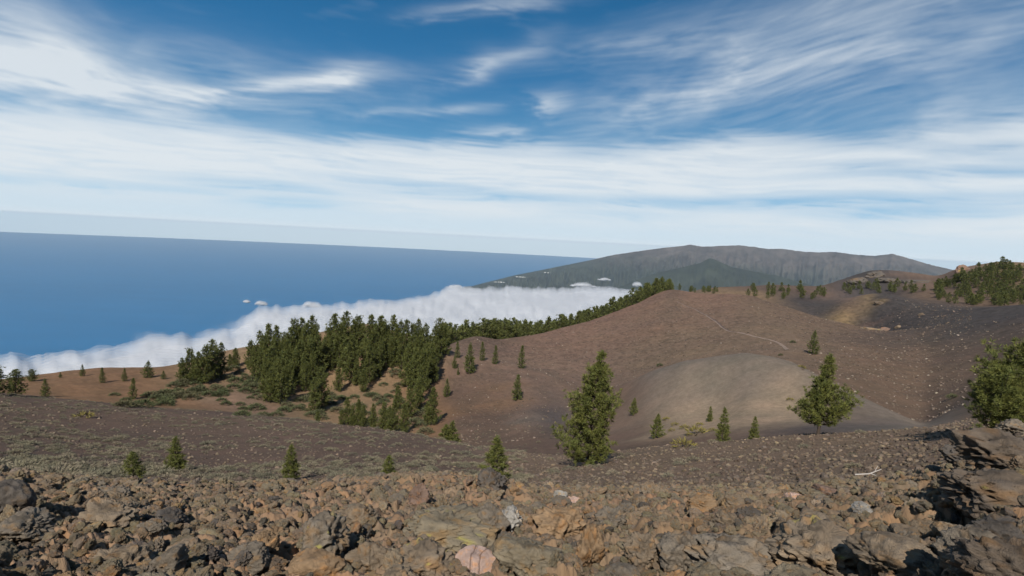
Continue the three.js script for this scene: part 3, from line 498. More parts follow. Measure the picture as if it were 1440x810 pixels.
const rockMats = Object.fromEntries(Object.entries(tints).map(([k, c]) => { const m = new THREE.MeshStandardMaterial({ color: new THREE.Color().setRGB(...c), vertexColors: true, roughness: .96, bumpMap: pitBump, bumpScale: .03 }); m.specularIntensity = .35; return [k, m]; }));
function rock(p, size, tint, variant, turn, label, group, sink = 0.3, tilt = 0) {
  const o = mesh('rock', ROCKS[variant % ROCKS.length], rockMats[tint]);
  o.scale.set(size[0] / 2, size[1] / 2, size[2] / 2); o.rotation.set(tilt, turn, tilt * .6); o.position.set(p.x, p.y + size[1] * (.5 - sink), p.z);
  return tag(o, label, 'rock', group);
}
const TR0 = rng(77); let nRocks = 0; const placedRocks = [];
// rocks one can recognise: pixel x, pixel y of the foot, width and height in pixels, tint, shape, label
const KNOWN = [
  [668, 802, 52, 36, 'pink', 14, 'smooth pale pink stone with two dark cracks'], [786, 752, 66, 44, 'orange', 5, 'large orange block with a dark hollow beneath it'], [826, 790, 46, 60, 'orange', 1, 'upright orange-brown block next to a large orange block'],
  [587, 708, 30, 34, 'red', 4, 'rounded reddish rock with a dark crack beside it'], [716, 742, 34, 36, 'white', 7, 'whitish-topped rock below a grey slab'], [880, 714, 20, 16, 'dark', 3, 'small round near-black stone on the brown rubble'],
  [788, 702, 18, 18, 'white', 9, 'small whitish stone on the rubble beyond the orange block'], [804, 710, 24, 14, 'pink', 6, 'small dull pink stone beside a whitish one'], [692, 686, 40, 34, 'dark', 8, 'jagged dark clinker rock on the crest of the rubble'],
  [450, 772, 62, 58, 'grey', 10, 'big rounded grey-brown boulder with a black gap under it'], [372, 796, 54, 50, 'orange', 11, 'tan orange block beside the big grey boulder'], [446, 812, 60, 40, 'orange', 0, 'bright orange block below the big grey boulder'],
  [690, 746, 46, 44, 'grey', 12, 'smooth grey slab leaning beside the whitish-topped rock'], [960, 798, 60, 50, 'grey', 13, 'rounded grey boulder with cracked top'], [905, 790, 48, 42, 'brown', 2, 'brown pitted boulder between the orange block and a rounded grey one'],
  [1052, 730, 26, 20, 'dark', 5, 'small blue-black rock on the rubble slope'], [1212, 720, 20, 13, 'white', 1, 'small bright white stone on the rubble slope'], [1114, 704, 22, 16, 'pink', 3, 'dull pink stone on the rubble slope'],
  [1160, 694, 28, 14, 'red', 9, 'flat reddish stone on the rubble slope'], [985, 716, 44, 26, 'orange', 4, 'low orange clod of lava on the rubble slope'], [1300, 755, 30, 26, 'brown', 6, 'brown rock at the edge of the black hollow'],
  [1020, 806, 110, 60, 'grey', 8, 'broad grey slab with a shadowed underside'], [1150, 800, 150, 62, 'brown', 10, 'very broad brown lava slab on the rubble'], [1250, 800, 90, 46, 'brown', 0, 'brown lava hump in front of the black hollow'], [1060, 812, 60, 46, 'orange', 12, 'orange clod wedged beside the broad grey slab'],
  [1405, 656, 96, 46, 'umber', 4, 'great brown slab leaning on the lava bank beside the pines'], [1426, 612, 40, 20, 'grey', 7, 'pale grey block on top of the lava bank'], [1400, 710, 130, 44, 'umber', 10, 'great overhanging brown slab above the black hollow'], [1350, 652, 34, 24, 'dark', 2, 'dark rock standing by the yellowish shrub'],
  [1372, 800, 60, 50, 'grey', 1, 'angular slate-grey block in front of the black hollow'], [1424, 818, 100, 50, 'umber', 5, 'dark ridged lava block at the foot of the bank'], [1400, 766, 60, 36, 'dark', 4, 'dark pitted rock inside the hollow of the bank'],
  [620, 760, 130, 50, 'olive', 3, 'broad low slab with yellow lichen spots'], [590, 806, 100, 44, 'brown', 10, 'brown lichen-spotted slab beside the pink stone'], [740, 800, 90, 52, 'olive', 6, 'greenish brown rounded slab beside the pink stone'],
  [510, 736, 40, 32, 'brown', 8, 'brown cracked rock on the rubble crest'], [240, 738, 40, 24, 'dark', 9, 'dark rock shading a small hollow'], [12, 720, 46, 40, 'dark', 0, 'dark stacked lava rock at the edge of the slope'], [30, 756, 60, 30, 'grey', 7, 'flat grey slab on the lava slope'],
  [240, 800, 44, 34, 'grey', 12, 'small grey boulder with pale top'], [150, 740, 70, 30, 'brown', 11, 'low brown slab half buried in rubble'], [520, 798, 50, 40, 'brown', 1, 'brown clinker block in front of the grey boulder'], [860, 742, 40, 30, 'grey', 2, 'grey rock behind the orange block'],
];
for (const [px, py, w, h, tint, variant, label] of KNOWN) {
  const p = strike(px, Math.min(py, 835), 3.2, 30); if (!p) continue;
  const k = Math.hypot(p.d, EYE.y - p.y) / FOCAL, W = w * k * 1.1, Hh = h * k * 1.05;
  rock(p, [W, Hh * .95, W * (.7 + .4 * rockR())], tint, variant, variant === 14 ? -.15 : rockR() * 6.28, label, null, .22, variant === 14 ? .3 : (rockR() - .5) * .3); nRocks++; placedRocks.push([p.x, p.z, W / 2]);
}
{
  const kinds = [['brown', 9, 'brown lava rock lying loose in the rubble'], ['grey', 7, 'grey-brown lava rock lying loose in the rubble'], ['orange', 1.6, 'orange-stained lava rock in the rubble'], ['dark', 1.2, 'dark clinker rock lying in the rubble'], ['red', .6, 'reddish lava rock lying in the rubble'], ['tan', 2.2, 'tan lava rock lying in the rubble'], ['olive', 4, 'olive-brown lava rock lying in the rubble']];
  const total = kinds.reduce((s, k) => s + k[1], 0);
  const pick = () => { let t = rockR() * total; for (const k of kinds) { if ((t -= k[1]) < 0) return k; } return kinds[0]; };
  let tries = 0;
  while (nRocks < 296 && tries++ < 9000) {
    const px = -30 + rockR() * 1500, d = 4.6 + 11 * Math.pow(rockR(), .8), q = along(px, 700, d), y = ground(q.x, q.z), size = (.17 + .46 * Math.pow(rockR(), 2.6)) * lerp(1, .8, smooth(8, 14, d));
    if (placedRocks.some(([x, z, r]) => Math.hypot(x - q.x, z - q.z) < (r + size / 2) * .82)) continue;
    const k = pick(), v = Math.floor(rockR() * 14);
    rock({ x: q.x, y, z: q.z }, [size * (.9 + .5 * rockR()), size * (.5 + .35 * rockR()), size * (.8 + .4 * rockR())], k[0], v, rockR() * 6.28, (size > .36 ? 'large ' : size < .24 ? 'small ' : 'mid-sized ') + k[2], 'loose lava rocks of the near slope', .38, (rockR() - .5) * .7);
    placedRocks.push([q.x, q.z, size / 2]); nRocks++;
  }
}
// the smaller stones nobody could count
function scatter(name, label, category, geometry, material, n, place, seed) {
  const r = rng(seed), im = new THREE.InstancedMesh(geometry, material, n), o = new THREE.Object3D(), c = new THREE.Color(); let k = 0, guard = 0;
  o.rotation.order = 'YXZ';
  while (k < n && guard++ < n * 6) { const t = place(r, o); if (!t) continue; o.updateMatrix(); im.setMatrixAt(k, o.matrix); im.setColorAt(k, c.setRGB(...t)); k++; }
  im.count = k; im.name = numbered(name); im.instanceMatrix.needsUpdate = true;
  scene.add(tag(im, label, category, null, 'stuff'));
}
const stoneMat = new THREE.MeshStandardMaterial({ vertexColors: true, roughness: .97, bumpMap: pitBump, bumpScale: .02 }); stoneMat.specularIntensity = .3;
const tintList = [tints.brown, tints.brown, tints.brown, tints.brown, tints.grey, tints.grey, tints.orange, tints.dark, tints.tan, tints.olive, tints.olive, tints.olive, tints.olive, tints.brown];
const vary = (r, t, s = .3) => { const k = 1 - s / 2 + s * r(); return [t[0] * k, t[1] * k * (.96 + .08 * r()), t[2] * k * (.94 + .1 * r())]; };
[...STONES, ...ROCKS.slice(0, 8)].forEach((g, i) => scatter('rubble_stones', 'countless small lava stones covering the near slope', 'stones', g, stoneMat, i < 8 ? 2600 : 420, (r, o) => {
  const px = -60 + r() * 1560, d = 3.6 + 15 * Math.pow(r(), .75), q = along(px, 700, d), s = i < 8 ? .018 + .06 * Math.pow(r(), 2.0) : .05 + .09 * Math.pow(r(), 1.6);
  o.position.set(q.x, ground(q.x, q.z) + s * .05, q.z); o.rotation.set((r() - .5) * 1.6, r() * 6.28, (r() - .5) * 1.6); o.scale.set(s * (.8 + .6 * r()), s * (.55 + .4 * r()), s * (.8 + .5 * r()));
  return vary(r, tintList[Math.floor(r() * tintList.length)]);
}, 50 + i));
// cinders and stones over the slopes beyond
const slopeTint = [[.165, .128, .095], [.15, .118, .088], [.14, .112, .09], [.12, .09, .07], [.11, .085, .068], [.2, .155, .112]];
STONES.slice(0, 5).forEach((g, i) => scatter('slope_stones', 'small stones strewn over the cinder slope', 'stones', g, stoneMat, 3600, (r, o) => {
  const px = (i < 3 ? 690 + r() * 800 : -60 + r() * 800), d = 17 * Math.pow(i < 3 ? 4.2 : 6, r()), q = along(px, 640, d), s = (.03 + .11 * Math.pow(r(), 3.5)) * lerp(.9, 1.5, smooth(20, 90, d));
  if (i < 3 && d > 62 && px < 1280 && px > 800) return null;
  o.position.set(q.x, ground(q.x, q.z) + s * .1, q.z); o.rotation.set((r() - .5), r() * 6.28, (r() - .5)); o.scale.set(s * (.8 + .6 * r()), s * (.5 + .4 * r()), s * (.8 + .5 * r()));
  return vary(r, slopeTint[Math.floor(r() * slopeTint.length)], .5);
}, 80 + i));
STONES.slice(5, 8).forEach((g, i) => scatter('pale_stones', 'pale stones dotted over the brown flank of the far slope', 'stones', g, stoneMat, 900, (r, o) => {
  const px = i < 2 ? 1130 + r() * 420 : 880 + r() * 420, d = (i < 2 ? 100 : 190) * Math.pow(2.6, r()), q = along(px, 500, d), s = .08 + .26 * Math.pow(r(), 3);
  o.position.set(q.x, ground(q.x, q.z) + s * .1, q.z); o.rotation.set((r() - .5), r() * 6.28, (r() - .5)); o.scale.set(s * (.8 + .6 * r()), s * (.5 + .4 * r()), s * (.8 + .5 * r()));
  return r() < .10 ? vary(r, [.27, .23, .18], .5) : vary(r, [.14, .11, .09], .5);
}, 90 + i));

STONES.slice(0, 4).forEach((g, i) => scatter('hill_stones', 'dark and pale stones sprinkled over the cinder hill', 'stones', g, stoneMat, 2600, (r, o) => {
  const px = 640 + r() * 720, d = 105 * Math.pow(4.6, r()), q = along(px, 500, d), s = (.09 + .3 * Math.pow(r(), 3)) * lerp(.7, 1.3, smooth(120, 400, d));
  if (fbm2(q.x / 40, q.z / 40, 3) + .5 * r() < .1 || (d < 150 && px > 860)) return null;
  o.position.set(q.x, ground(q.x, q.z) + s * .05, q.z); o.rotation.set((r() - .5), r() * 6.28, (r() - .5)); o.scale.set(s * (.8 + .6 * r()), s * (.5 + .4 * r()), s * (.8 + .5 * r()));
  return r() < .06 ? vary(r, [.26, .22, .18], .5) : vary(r, r() < .5 ? [.085, .066, .054] : [.15, .115, .09], .5);
}, 190 + i));
// outcrops on the crater rims: pixel x, foot, width, height, tint, label
for (const [x, y, w, h, t, v, label] of [[1222, 463, 26, 4, 'orange', 3, 'low orange outcrop along the rim of the ash hollow'], [1246, 464, 22, 4, 'red', 5, 'reddish outcrop along the rim of the ash hollow'], [1263, 461, 7, 4, 'orange', 8, 'end block of the orange outcrop by the ash hollow'], [1237, 427, 12, 4, 'tan', 2, 'tan outcrop on top of the dark crater mound'], [1296, 443, 7, 3, 'tan', 1, 'small tan crag beside a dark hole in the black ash'], [1230, 388, 26, 8, 'dark', 4, 'dark crag on the lip of the cinder cone'], [1208, 398, 30, 10, 'dark', 6, 'dark lava wall inside the cinder cone'], [1250, 396, 34, 5, 'dark', 7, 'dark band of lava below the lip of the cinder cone'], [1290, 397, 40, 4, 'dark', 9, 'long dark ledge on the flank of the cinder cone'], [1352, 382, 16, 9, 'red', 10, 'reddish crag at the shoulder of the wooded hill']]) {
  const p = strike(x, y, 250); if (!p) continue; const k = p.d / FOCAL; rock(p, [w * k, h * k * 1.7, w * k * .8], t === 'orange' ? 'brown' : t === 'tan' ? 'umber' : t, v, -Math.atan2(p.x, -p.z) + (TR0() - .5) * .3, label, null, .52);
}
// a bleached twig on the rubble
{
  const p = strike(1218, 672, 8), V = (x, y, z) => new THREE.Vector3(x, y, z), t = new Tris();
  t.limb(V(-.22, .02, 0), V(.02, .07, .05), .012, .011); t.limb(V(.02, .07, .05), V(.26, .16, .02), .011, .006); t.limb(V(.04, .08, .05), V(.14, .06, .16), .008, .004); t.limb(V(.12, .11, .04), V(.2, .22, .0), .006, .003);
  const o = mesh('dead_branch', t.geometry(false), new THREE.MeshStandardMaterial({ color: new THREE.Color(.42, .38, .34), roughness: .9 })); o.position.set(p.x, p.y + .05, p.z); o.scale.setScalar(1.5); tag(o, 'pale dead twig lying on the rubble slope', 'branch');
}
// ---------------------------------------------------------------- footpath along the flank of the cinder hill
{
  const line = [[952, 424], [962, 429], [975, 434], [988, 441], [1000, 448], [1010, 455], [1018, 462], [1026, 466], [1040, 468], [1056, 472], [1072, 476], [1088, 480], [1100, 486], [1107, 492]].map(([x, y]) => strike(x, y, 180)).filter(Boolean);
  const curve = new THREE.CatmullRomCurve3(line.map((p) => new THREE.Vector3(p.x, p.y, p.z))), N = 160, pos = [], col = [], idx = [], r = rng(9);
  const c0 = lin('#4c3b33', 1), c1 = lin('#7c6858', 1.1);
  for (let i = 0; i <= N; i++) {
    const t = i / N, p = curve.getPoint(t), q = curve.getTangent(t), nx = -q.z, nz = q.x, l = Math.hypot(nx, nz) || 1;
    [-.55, -.25, .25, .55].forEach((s, k) => { const x = p.x + nx / l * s * (.9 + .3 * r()), z = p.z + nz / l * s, edge = k === 0 || k === 3; pos.push(x, ground(x, z) + (edge ? .02 : k === 1 ? .12 : 0) + .06, z); const m = .85 + .3 * r(); const c = k < 2 && t < .6 ? c0 : c1; col.push(c[0] * m, c[1] * m, c[2] * m); });
    if (i) { const a = (i - 1) * 4; for (let k = 0; k < 3; k++) idx.push(a + k, a + k + 4, a + k + 1, a + k + 1, a + k + 4, a + k + 5); }
  }
  tag(mesh('footpath', geo(pos, idx, { color: col }), new THREE.MeshStandardMaterial({ vertexColors: true, roughness: 1, side: THREE.DoubleSide })), 'narrow trodden track crossing the flank of the cinder hill', null, null, 'structure');
}

// ---------------------------------------------------------------- pines
const barkMat = new THREE.MeshStandardMaterial({ color: new THREE.Color(.060, .042, .030), roughness: 1 });
const needleMat = new THREE.MeshPhysicalMaterial({ vertexColors: true, roughness: .75, side: THREE.DoubleSide, specularIntensity: .35 });
// reach(t, az): how far the crown reaches at share t of the height, towards az (0 = +x)
function pine({ H, reach, start = .06, whorl = .42, arms = 5, tuftLen = .3, tuftN = 12, bladeW = .018, seed = 1, lean = 0, tone = [.098, .112, .031], clump = .35, density = 1, trunk = .022, rise = .45 }) {
  const r = rng(seed), wood = new Tris(), leaf = new Tris(), V = (x, y, z) => new THREE.Vector3(x, y, z), axis = (t) => V(lean * t * H + Math.sin(t * 5 + seed) * .02 * H * t, t * H, Math.cos(t * 4 + seed) * .015 * H * t);
  const tr = H * trunk; for (let i = 0; i < 8; i++) wood.limb(axis(i / 8), axis((i + 1) / 8), tr * (1 - i / 8.6), tr * (1 - (i + 1) / 8.6), 7);
  for (let y = start * H; y < H * .985; y += whorl * (.7 + .6 * r())) {
    const t = y / H, n = Math.max(3, Math.round(arms * (.75 + .5 * r()))), a0 = r() * 6.28;
    for (let k = 0; k < n; k++) {
      const az = a0 + k / n * 6.28 + (r() - .5) * .7, R = reach(t, az) * (.72 + .42 * r()); if (R < .05) continue;
      const up = rise * (.6 + .8 * r()) + t * .5, base = axis(t), mid = base.clone().add(V(Math.cos(az) * R * .55, R * .5 * up * .5, Math.sin(az) * R * .55)), tip = base.clone().add(V(Math.cos(az) * R, R * up * .9, Math.sin(az) * R));
      wood.limb(base, mid, tr * .28 * (1.15 - t), tr * .2 * (1.15 - t), 4); wood.limb(mid, tip, tr * .2 * (1.15 - t), tr * .08, 3);
      const nt = Math.max(2, Math.round(R / (tuftLen * .42) * density));
      for (let q = 0; q < nt; q++) {
        const s = .32 + .68 * (q + r()) / nt, p = s < .55 ? base.clone().lerp(mid, s / .55) : mid.clone().lerp(tip, (s - .55) / .45), j = clump * Math.min(1, .35 + R * .35);
        p.x += (r() - .5) * j; p.y += (r() - .35) * j; p.z += (r() - .5) * j;
        const d = V(Math.cos(az) * .7 + (r() - .5), .75 + r() * .6, Math.sin(az) * .7 + (r() - .5)).normalize(), sh = .82 + .36 * r(), yl = r() * .35;
        leaf.tuft(p, d, tuftLen * (.8 + .4 * r()), tuftN, bladeW, 2.5, r, [tone[0] * sh * (1 + yl), tone[1] * sh * (1 + yl * .5), tone[2] * sh]);
      }
    }
  }
  const top = axis(1); for (let i = 0; i < 5; i++) leaf.tuft(top.clone().add(V((r() - .5) * tuftLen * .5, -i * tuftLen * .45, (r() - .5) * tuftLen * .5)), V(0, 1, 0), tuftLen * 1.1, tuftN, bladeW, 1.6, r, tone);
  return { H, wood: wood.geometry(false), leaf: leaf.geometry(true) };
}
function plant(name, proto, p, height, turn, label, group, { stretch = 1, category = 'tree', sink = .12 } = {}) {
  const root = new THREE.Group(); root.name = numbered(name); scene.add(root);
  const w = new THREE.Mesh(proto.wood, barkMat), l = new THREE.Mesh(proto.leaf, needleMat); w.name = 'trunk'; l.name = 'crown'; root.add(w, l);
  root.position.set(p.x, p.y - sink * Math.min(1, height / 4), p.z); root.rotation.y = turn; const s = height / proto.H; root.scale.set(s * stretch, s, s * stretch);
  return tag(root, label, category, group);
}
// silhouettes as tables [height share, left, right] in metres about the stem
const outline = (tab) => (t, az) => { let k = 0; while (k < tab.length - 2 && tab[k + 1][0] < t) k++; const a = tab[k], b = tab[k + 1], q = clamp((t - a[0]) / (b[0] - a[0])), L = lerp(a[1], b[1], q), R = lerp(a[2], b[2], q), c = Math.cos(az); return lerp((L + R) / 2 * .85, c > 0 ? R : L, Math.abs(c)); };
const cone = (w, p = .85) => (t) => w * Math.pow(1 - t, p) * (t < .08 ? .8 : 1);
const egg = (w, seed) => (t, az) => w * Math.pow(Math.sin(Math.PI * Math.pow(clamp(t * .96 + .03), .72)), .75) * (1 + .38 * Math.sin(az * 2 + t * 11 + seed) * Math.sin(t * 19 + seed * 2));
// --- the two large pines and the group beside the lava bank
const heroA = pine({ H: 8.2, seed: 21, lean: .045, start: .04, whorl: .30, arms: 7, tuftLen: .29, tuftN: 18, bladeW: .016, clump: .46, density: 1.1, rise: .6, trunk: .017, reach: outline([[0, 2.0, 1.5], [.05, 2.2, 1.7], [.12, 2.9, 1.7], [.18, 2.9, 1.55], [.25, 1.9, 1.2], [.33, 1.75, 1.5], [.40, 2.0, 2.0], [.48, 1.75, 2.05], [.54, 1.1, 1.2], [.60, .8, 1.15], [.68, .8, 1.05], [.76, .85, .9], [.82, .5, .6], [.86, .1, .12], [.90, .08, .1], [.93, .3, .3], [1, .16, .16]]) });
const heroB = pine({ H: 6.2, seed: 33, lean: .055, start: .15, whorl: .31, arms: 7, tuftLen: .28, tuftN: 18, bladeW: .016, clump: .46, density: 1.1, trunk: .021, rise: .3, reach: outline([[0, 1, .6], [.13, 1.9, .7], [.18, 2.0, 1.9], [.26, 1.7, 2.3], [.34, 1.5, 2.2], [.42, 1.15, 2.0], [.50, .95, 1.75], [.56, .8, 1.1], [.62, .85, .7], [.70, .32, .5], [.78, .36, .62], [.86, .3, .4], [1, .08, .08]]) });
const heroC = pine({ H: 4.2, seed: 45, start: .05, whorl: .26, arms: 8, tuftLen: .27, tuftN: 18, bladeW: .015, clump: .55, trunk: .025, reach: egg(1.75, 2) });
const youngs = [1, 2, 3, 4].map((i) => pine({ H: 3, seed: 60 + i, start: .04, whorl: .24, arms: 6, tuftLen: .17, tuftN: 14, bladeW: .012, clump: .22, density: 1.1, trunk: .02, reach: cone([.82, .7, .9, .62][i - 1], [.8, .7, .95, .75][i - 1]) }));
const slims = [1, 2, 3].map((i) => pine({ H: 6, seed: 80 + i, start: .03, whorl: .42, arms: 6, tuftLen: .36, tuftN: 10, bladeW: .03, clump: .3, density: .85, trunk: .02, tone: [.076, .092, .027], reach: cone([1.45, 1.25, 1.6][i - 1], [.8, .7, .9][i - 1]) }));
const olds = [1, 2, 3, 4, 5, 6].map((i) => pine({ H: 12, seed: 100 + i, start: .05, whorl: .72, arms: 5, tuftLen: .62, tuftN: 12, bladeW: .06, clump: .85, density: 1, trunk: .018, tone: [.078, .092, .027], reach: (t, az) => [2.5, 2.9, 2.3, 3.0, 2.6, 2.7][i - 1] * Math.pow(1 - t, i % 2 ? .62 : .5) * (1 + .30 * Math.sin(az * 2 + t * 13 + i)) * (t < .1 ? .75 : 1) }));
const fars = [1, 2, 3, 4].map((i) => pine({ H: 12, seed: 140 + i, start: .08, whorl: 1.3, arms: 4, tuftLen: 1.15, tuftN: 8, bladeW: .16, clump: 1.1, density: .8, trunk: .018, tone: [.080, .094, .029], reach: i % 2 ? egg(2.9, i) : cone(3.2, .7) }));
const TR = rng(700);
// a tree by the pixels of its foot and top; a distance where the foot is hidden
function treeAt(name, protos, px, foot, top, label, group, { d, stretch = 1, turn = TR() * 6.28, category, least = 20 } = {}) {
  let p = d ? along(px, foot, d) : strike(px, foot, least); if (!p) return null;
  const y = ground(p.x, p.z), h = along(px, top, p.d).y - y; if (h < .15) return null;
  const proto = Array.isArray(protos) ? protos[Math.floor(TR() * protos.length)] : protos;
  return plant(name, proto, { x: p.x, y, z: p.z }, h, turn, label, group, { stretch, category });
}
treeAt('pine_tree', heroA, 826, 656, 492, 'tall bushy pine with a slender top and wide lower skirts', null, { turn: .1, d: 40 });
treeAt('pine_tree', heroB, 1150, 610, 496, 'pine with a bare short trunk at the foot of the grey mound', null, { turn: 0, d: 48 });
treeAt('pine_tree', heroC, 1402, 606, 515, 'round bushy pine behind the lava bank', null, { d: 30, stretch: 1.05 });
treeAt('pine_tree', heroC, 1440, 600, 478, 'darker taller pine beside the round bushy one behind the lava bank', null, { d: 33, turn: 2 });
treeAt('pine_sapling', youngs, 1372, 632, 594, 'yellowish green sapling by the dark rock of the lava bank', null, { d: 17, stretch: 1.7 });
for (const [x, f, t, label, d, st, g] of [
  [187, 676, 634, 'stubby yellow-green pine sapling at the brink of the lava rubble', 27, 1.5], [247, 663, 614, 'bushy pine sapling with a crooked top on the shrub slope', 36, 1.2], [409, 674, 625, 'conical pine sapling behind the rubble crest', 27, 1.1], [546, 682, 640, 'short round pine sapling half hidden behind the rubble crest', 26, 1.35], [697, 674, 613, 'upright conical pine sapling behind the dark clinker rock', 30, 1.15],
  [626, 616, 596, 'small pine at the brink of the shrub slope beside its twin', 92, 1.4], [636, 616, 592, 'small pointed pine at the brink of the shrub slope beside its twin', 92, 1.3],
  [1015, 626, 572, 'slender young pine at the foot of the tan patch of the mound', 51, .85], [1060, 612, 585, 'tiny yellowish pine on the grey mound', 66, .9], [923, 613, 581, 'dense conical young pine beside the tan patch with yellow shrubs', 84, 1.0], [890, 590, 559, 'young pine alone on the brown flank behind the tall bushy pine', 112, .95], [998, 590, 571, 'small narrow pine amid yellow shrubs on the tan patch', 90, .9],
]) treeAt('pine_sapling', youngs, x, f, t, label, g, { d, stretch: st * 1.22 });
for (const [x, f, t, d, label] of [
  [727, 556, 527, 152, 'small pine on the brown knoll below the row of young pines'], [1143, 498, 464, null, 'dense conical pine standing on the track behind the grey mound'],
]) treeAt('pine_tree', slims, x, f, t, label, null, { d, stretch: 1.05 });
for (const [x, f, t] of [[643, 503, 480], [660, 525, 482], [678, 507, 481], [696, 512, 486], [733, 518, 486], [639, 518, 499], [628, 558, 532], [644, 527, 517]]) treeAt('pine_tree', slims, x, f, t, 'conical young pine in the loose row on the brown spur', 'row of young pines on the brown spur', { stretch: .95 });
for (const [x, f, t, st, label] of [[-6, 556, 514, 1.5, null], [22, 555, 519, 1.5, null], [45, 536, 519, 1.8, null], [64, 558, 532, 1.05], [85, 531, 523, 1.2], [116, 529, 512, 1], [144, 538, 517, 1.1], [175, 536, 517, .9], [208, 531, 507, 1.5], [187, 561, 532, 1.05], [230, 533, 521, 1.4]])
  treeAt('pine_tree', label === null ? olds : slims, x, f, t, label === null ? 'broad dark pine at the end of the orange-brown ridge' : 'small lone pine on the orange-brown ridge above the clouds', label === null ? 'broad pines at the end of the ridge' : 'small pines on the orange-brown ridge', { stretch: st });
// the grove on the slope: feet and tops read off the photograph (zoomed 3.6 times from 230, 420)
for (const [x, t, b] of [[95, 300, 420], [130, 255, 420], [175, 270, 430], [215, 240, 430], [245, 210, 420], [290, 225, 400], [335, 280, 350], [365, 250, 345], [440, 215, 350], [485, 165, 330], [525, 130, 350], [570, 140, 350], [490, 250, 420], [540, 250, 470], [590, 300, 530], [540, 350, 525], [620, 210, 420], [660, 105, 330], [700, 100, 320], [750, 90, 330], [690, 220, 430], [735, 200, 420], [778, 190, 400], [640, 330, 480], [800, 350, 560], [765, 400, 575], [835, 150, 310], [860, 80, 300], [922, 68, 300], [985, 90, 270], [890, 130, 340], [948, 190, 420], [975, 300, 440], [1040, 240, 430], [1045, 85, 330], [1092, 90, 320], [1115, 120, 330], [1158, 85, 300], [1150, 190, 350], [1190, 110, 330], [1225, 110, 330], [1235, 240, 450], [1268, 250, 460], [1285, 105, 280], [1325, 125, 290], [1395, 100, 285], [1340, 180, 400], [1310, 260, 470], [1355, 230, 430], [1425, 150, 285], [1080, 250, 400], [1010, 360, 470], [720, 320, 470], [885, 330, 470], [900, 560, 640], [930, 500, 640], [985, 510, 645], [1060, 530, 665], [1110, 520, 670], [1165, 510, 680], [1215, 530, 685], [1245, 430, 600], [1285, 400, 560], [1360, 450, 640], [1335, 520, 640], [780, 565, 640], [1185, 440, 560]])
  treeAt('pine_tree', olds, 230 + x / 3.6, 420 + b / 3.6, 420 + t / 3.6, x < 380 ? 'pine of the small clump set apart from the grove' : b > 560 ? 'bushy pine at the foot of the grove' : t < 135 ? 'tall pine on the crest of the grove against the clouds' : 'dark green pine amid the grove on the orange slope', 'grove of pines on the steep slope above the clouds', { stretch: (b - t) < 120 ? 1.15 : .92, least: 100 });
// smaller ones between them
for (const [x, t, b] of [[460, 240, 400], [510, 190, 380], [555, 200, 420], [605, 170, 370], [640, 150, 360], [680, 150, 340], [722, 130, 350], [765, 130, 340], [810, 190, 360], [845, 200, 360], [905, 110, 310], [960, 110, 300], [1005, 120, 290], [1065, 130, 340], [1135, 130, 320], [1175, 130, 330], [1205, 170, 360], [1255, 130, 320], [1305, 150, 310], [1370, 140, 300], [1290, 190, 400], [1330, 230, 430], [1250, 190, 400], [1100, 190, 370], [1020, 200, 380], [915, 210, 370], [660, 260, 440], [610, 270, 470], [570, 320, 500], [515, 310, 480], [710, 280, 450], [755, 270, 440], [1295, 340, 520], [1380, 190, 330], [155, 290, 425], [265, 250, 410], [195, 300, 430], [1140, 545, 675], [1010, 540, 650], [955, 540, 645]])
  treeAt('pine_tree', olds, 230 + x / 3.6, 420 + b / 3.6, 420 + t / 3.6, b > 560 ? 'bushy pine at the foot of the grove' : x < 380 ? 'pine of the small clump set apart from the grove' : 'dark green pine amid the grove on the orange slope', 'grove of pines on the steep slope above the clouds', { stretch: .85, least: 100 });
// pines on the wooded hill and in the rows before the cinder cone
function wood(n, pixel, gap, label, group, hpx, from, max = 3000) {
  const list = []; let k = 0, tries = 0;
  while (k < n && tries++ < n * 12) {
    const [px, py] = pixel(TR), p = strike(px, py, from); if (!p || p.d > max || list.some((q) => Math.hypot(q.x - p.x, q.z - p.z) < gap)) continue;
    list.push(p); const h = (hpx[0] + (hpx[1] - hpx[0]) * TR()) * p.d / FOCAL; plant('pine_tree', fars[Math.floor(TR() * 4)], p, h, TR() * 6.28, py < 384 && label.includes('wooded') ? 'pine on the crest of the wooded hill' : label, group, { stretch: 1.0 + .3 * TR() }); k++;
  }
}
wood(48, (r) => { const x = 1322 + r() * 140, y = lerp(372, 432, Math.pow(r(), .8)); return [x, Math.max(y, 377 + Math.max(0, 1400 - x) * .35)]; }, 7, 'dark pine on the wooded hill beyond the black ash', 'pines on the wooded hill', [9, 14], 440);
wood(26, (r) => [1050 + r() * 110, 408 + r() * 14], 9, 'pine in the hollow behind the cinder hill', 'pines in the hollow behind the cinder hill', [8, 13], 480);
wood(24, (r) => [1180 + r() * 150, 404 + r() * 10], 8, 'pine in the strip below the cinder cone', 'pines below the cinder cone', [7, 11], 520);
wood(14, (r) => [950 + r() * 60, 409 + r() * 5], 8, 'pine just behind the crest of the cinder hill', 'pines behind the crest of the cinder hill', [6, 9], 520);
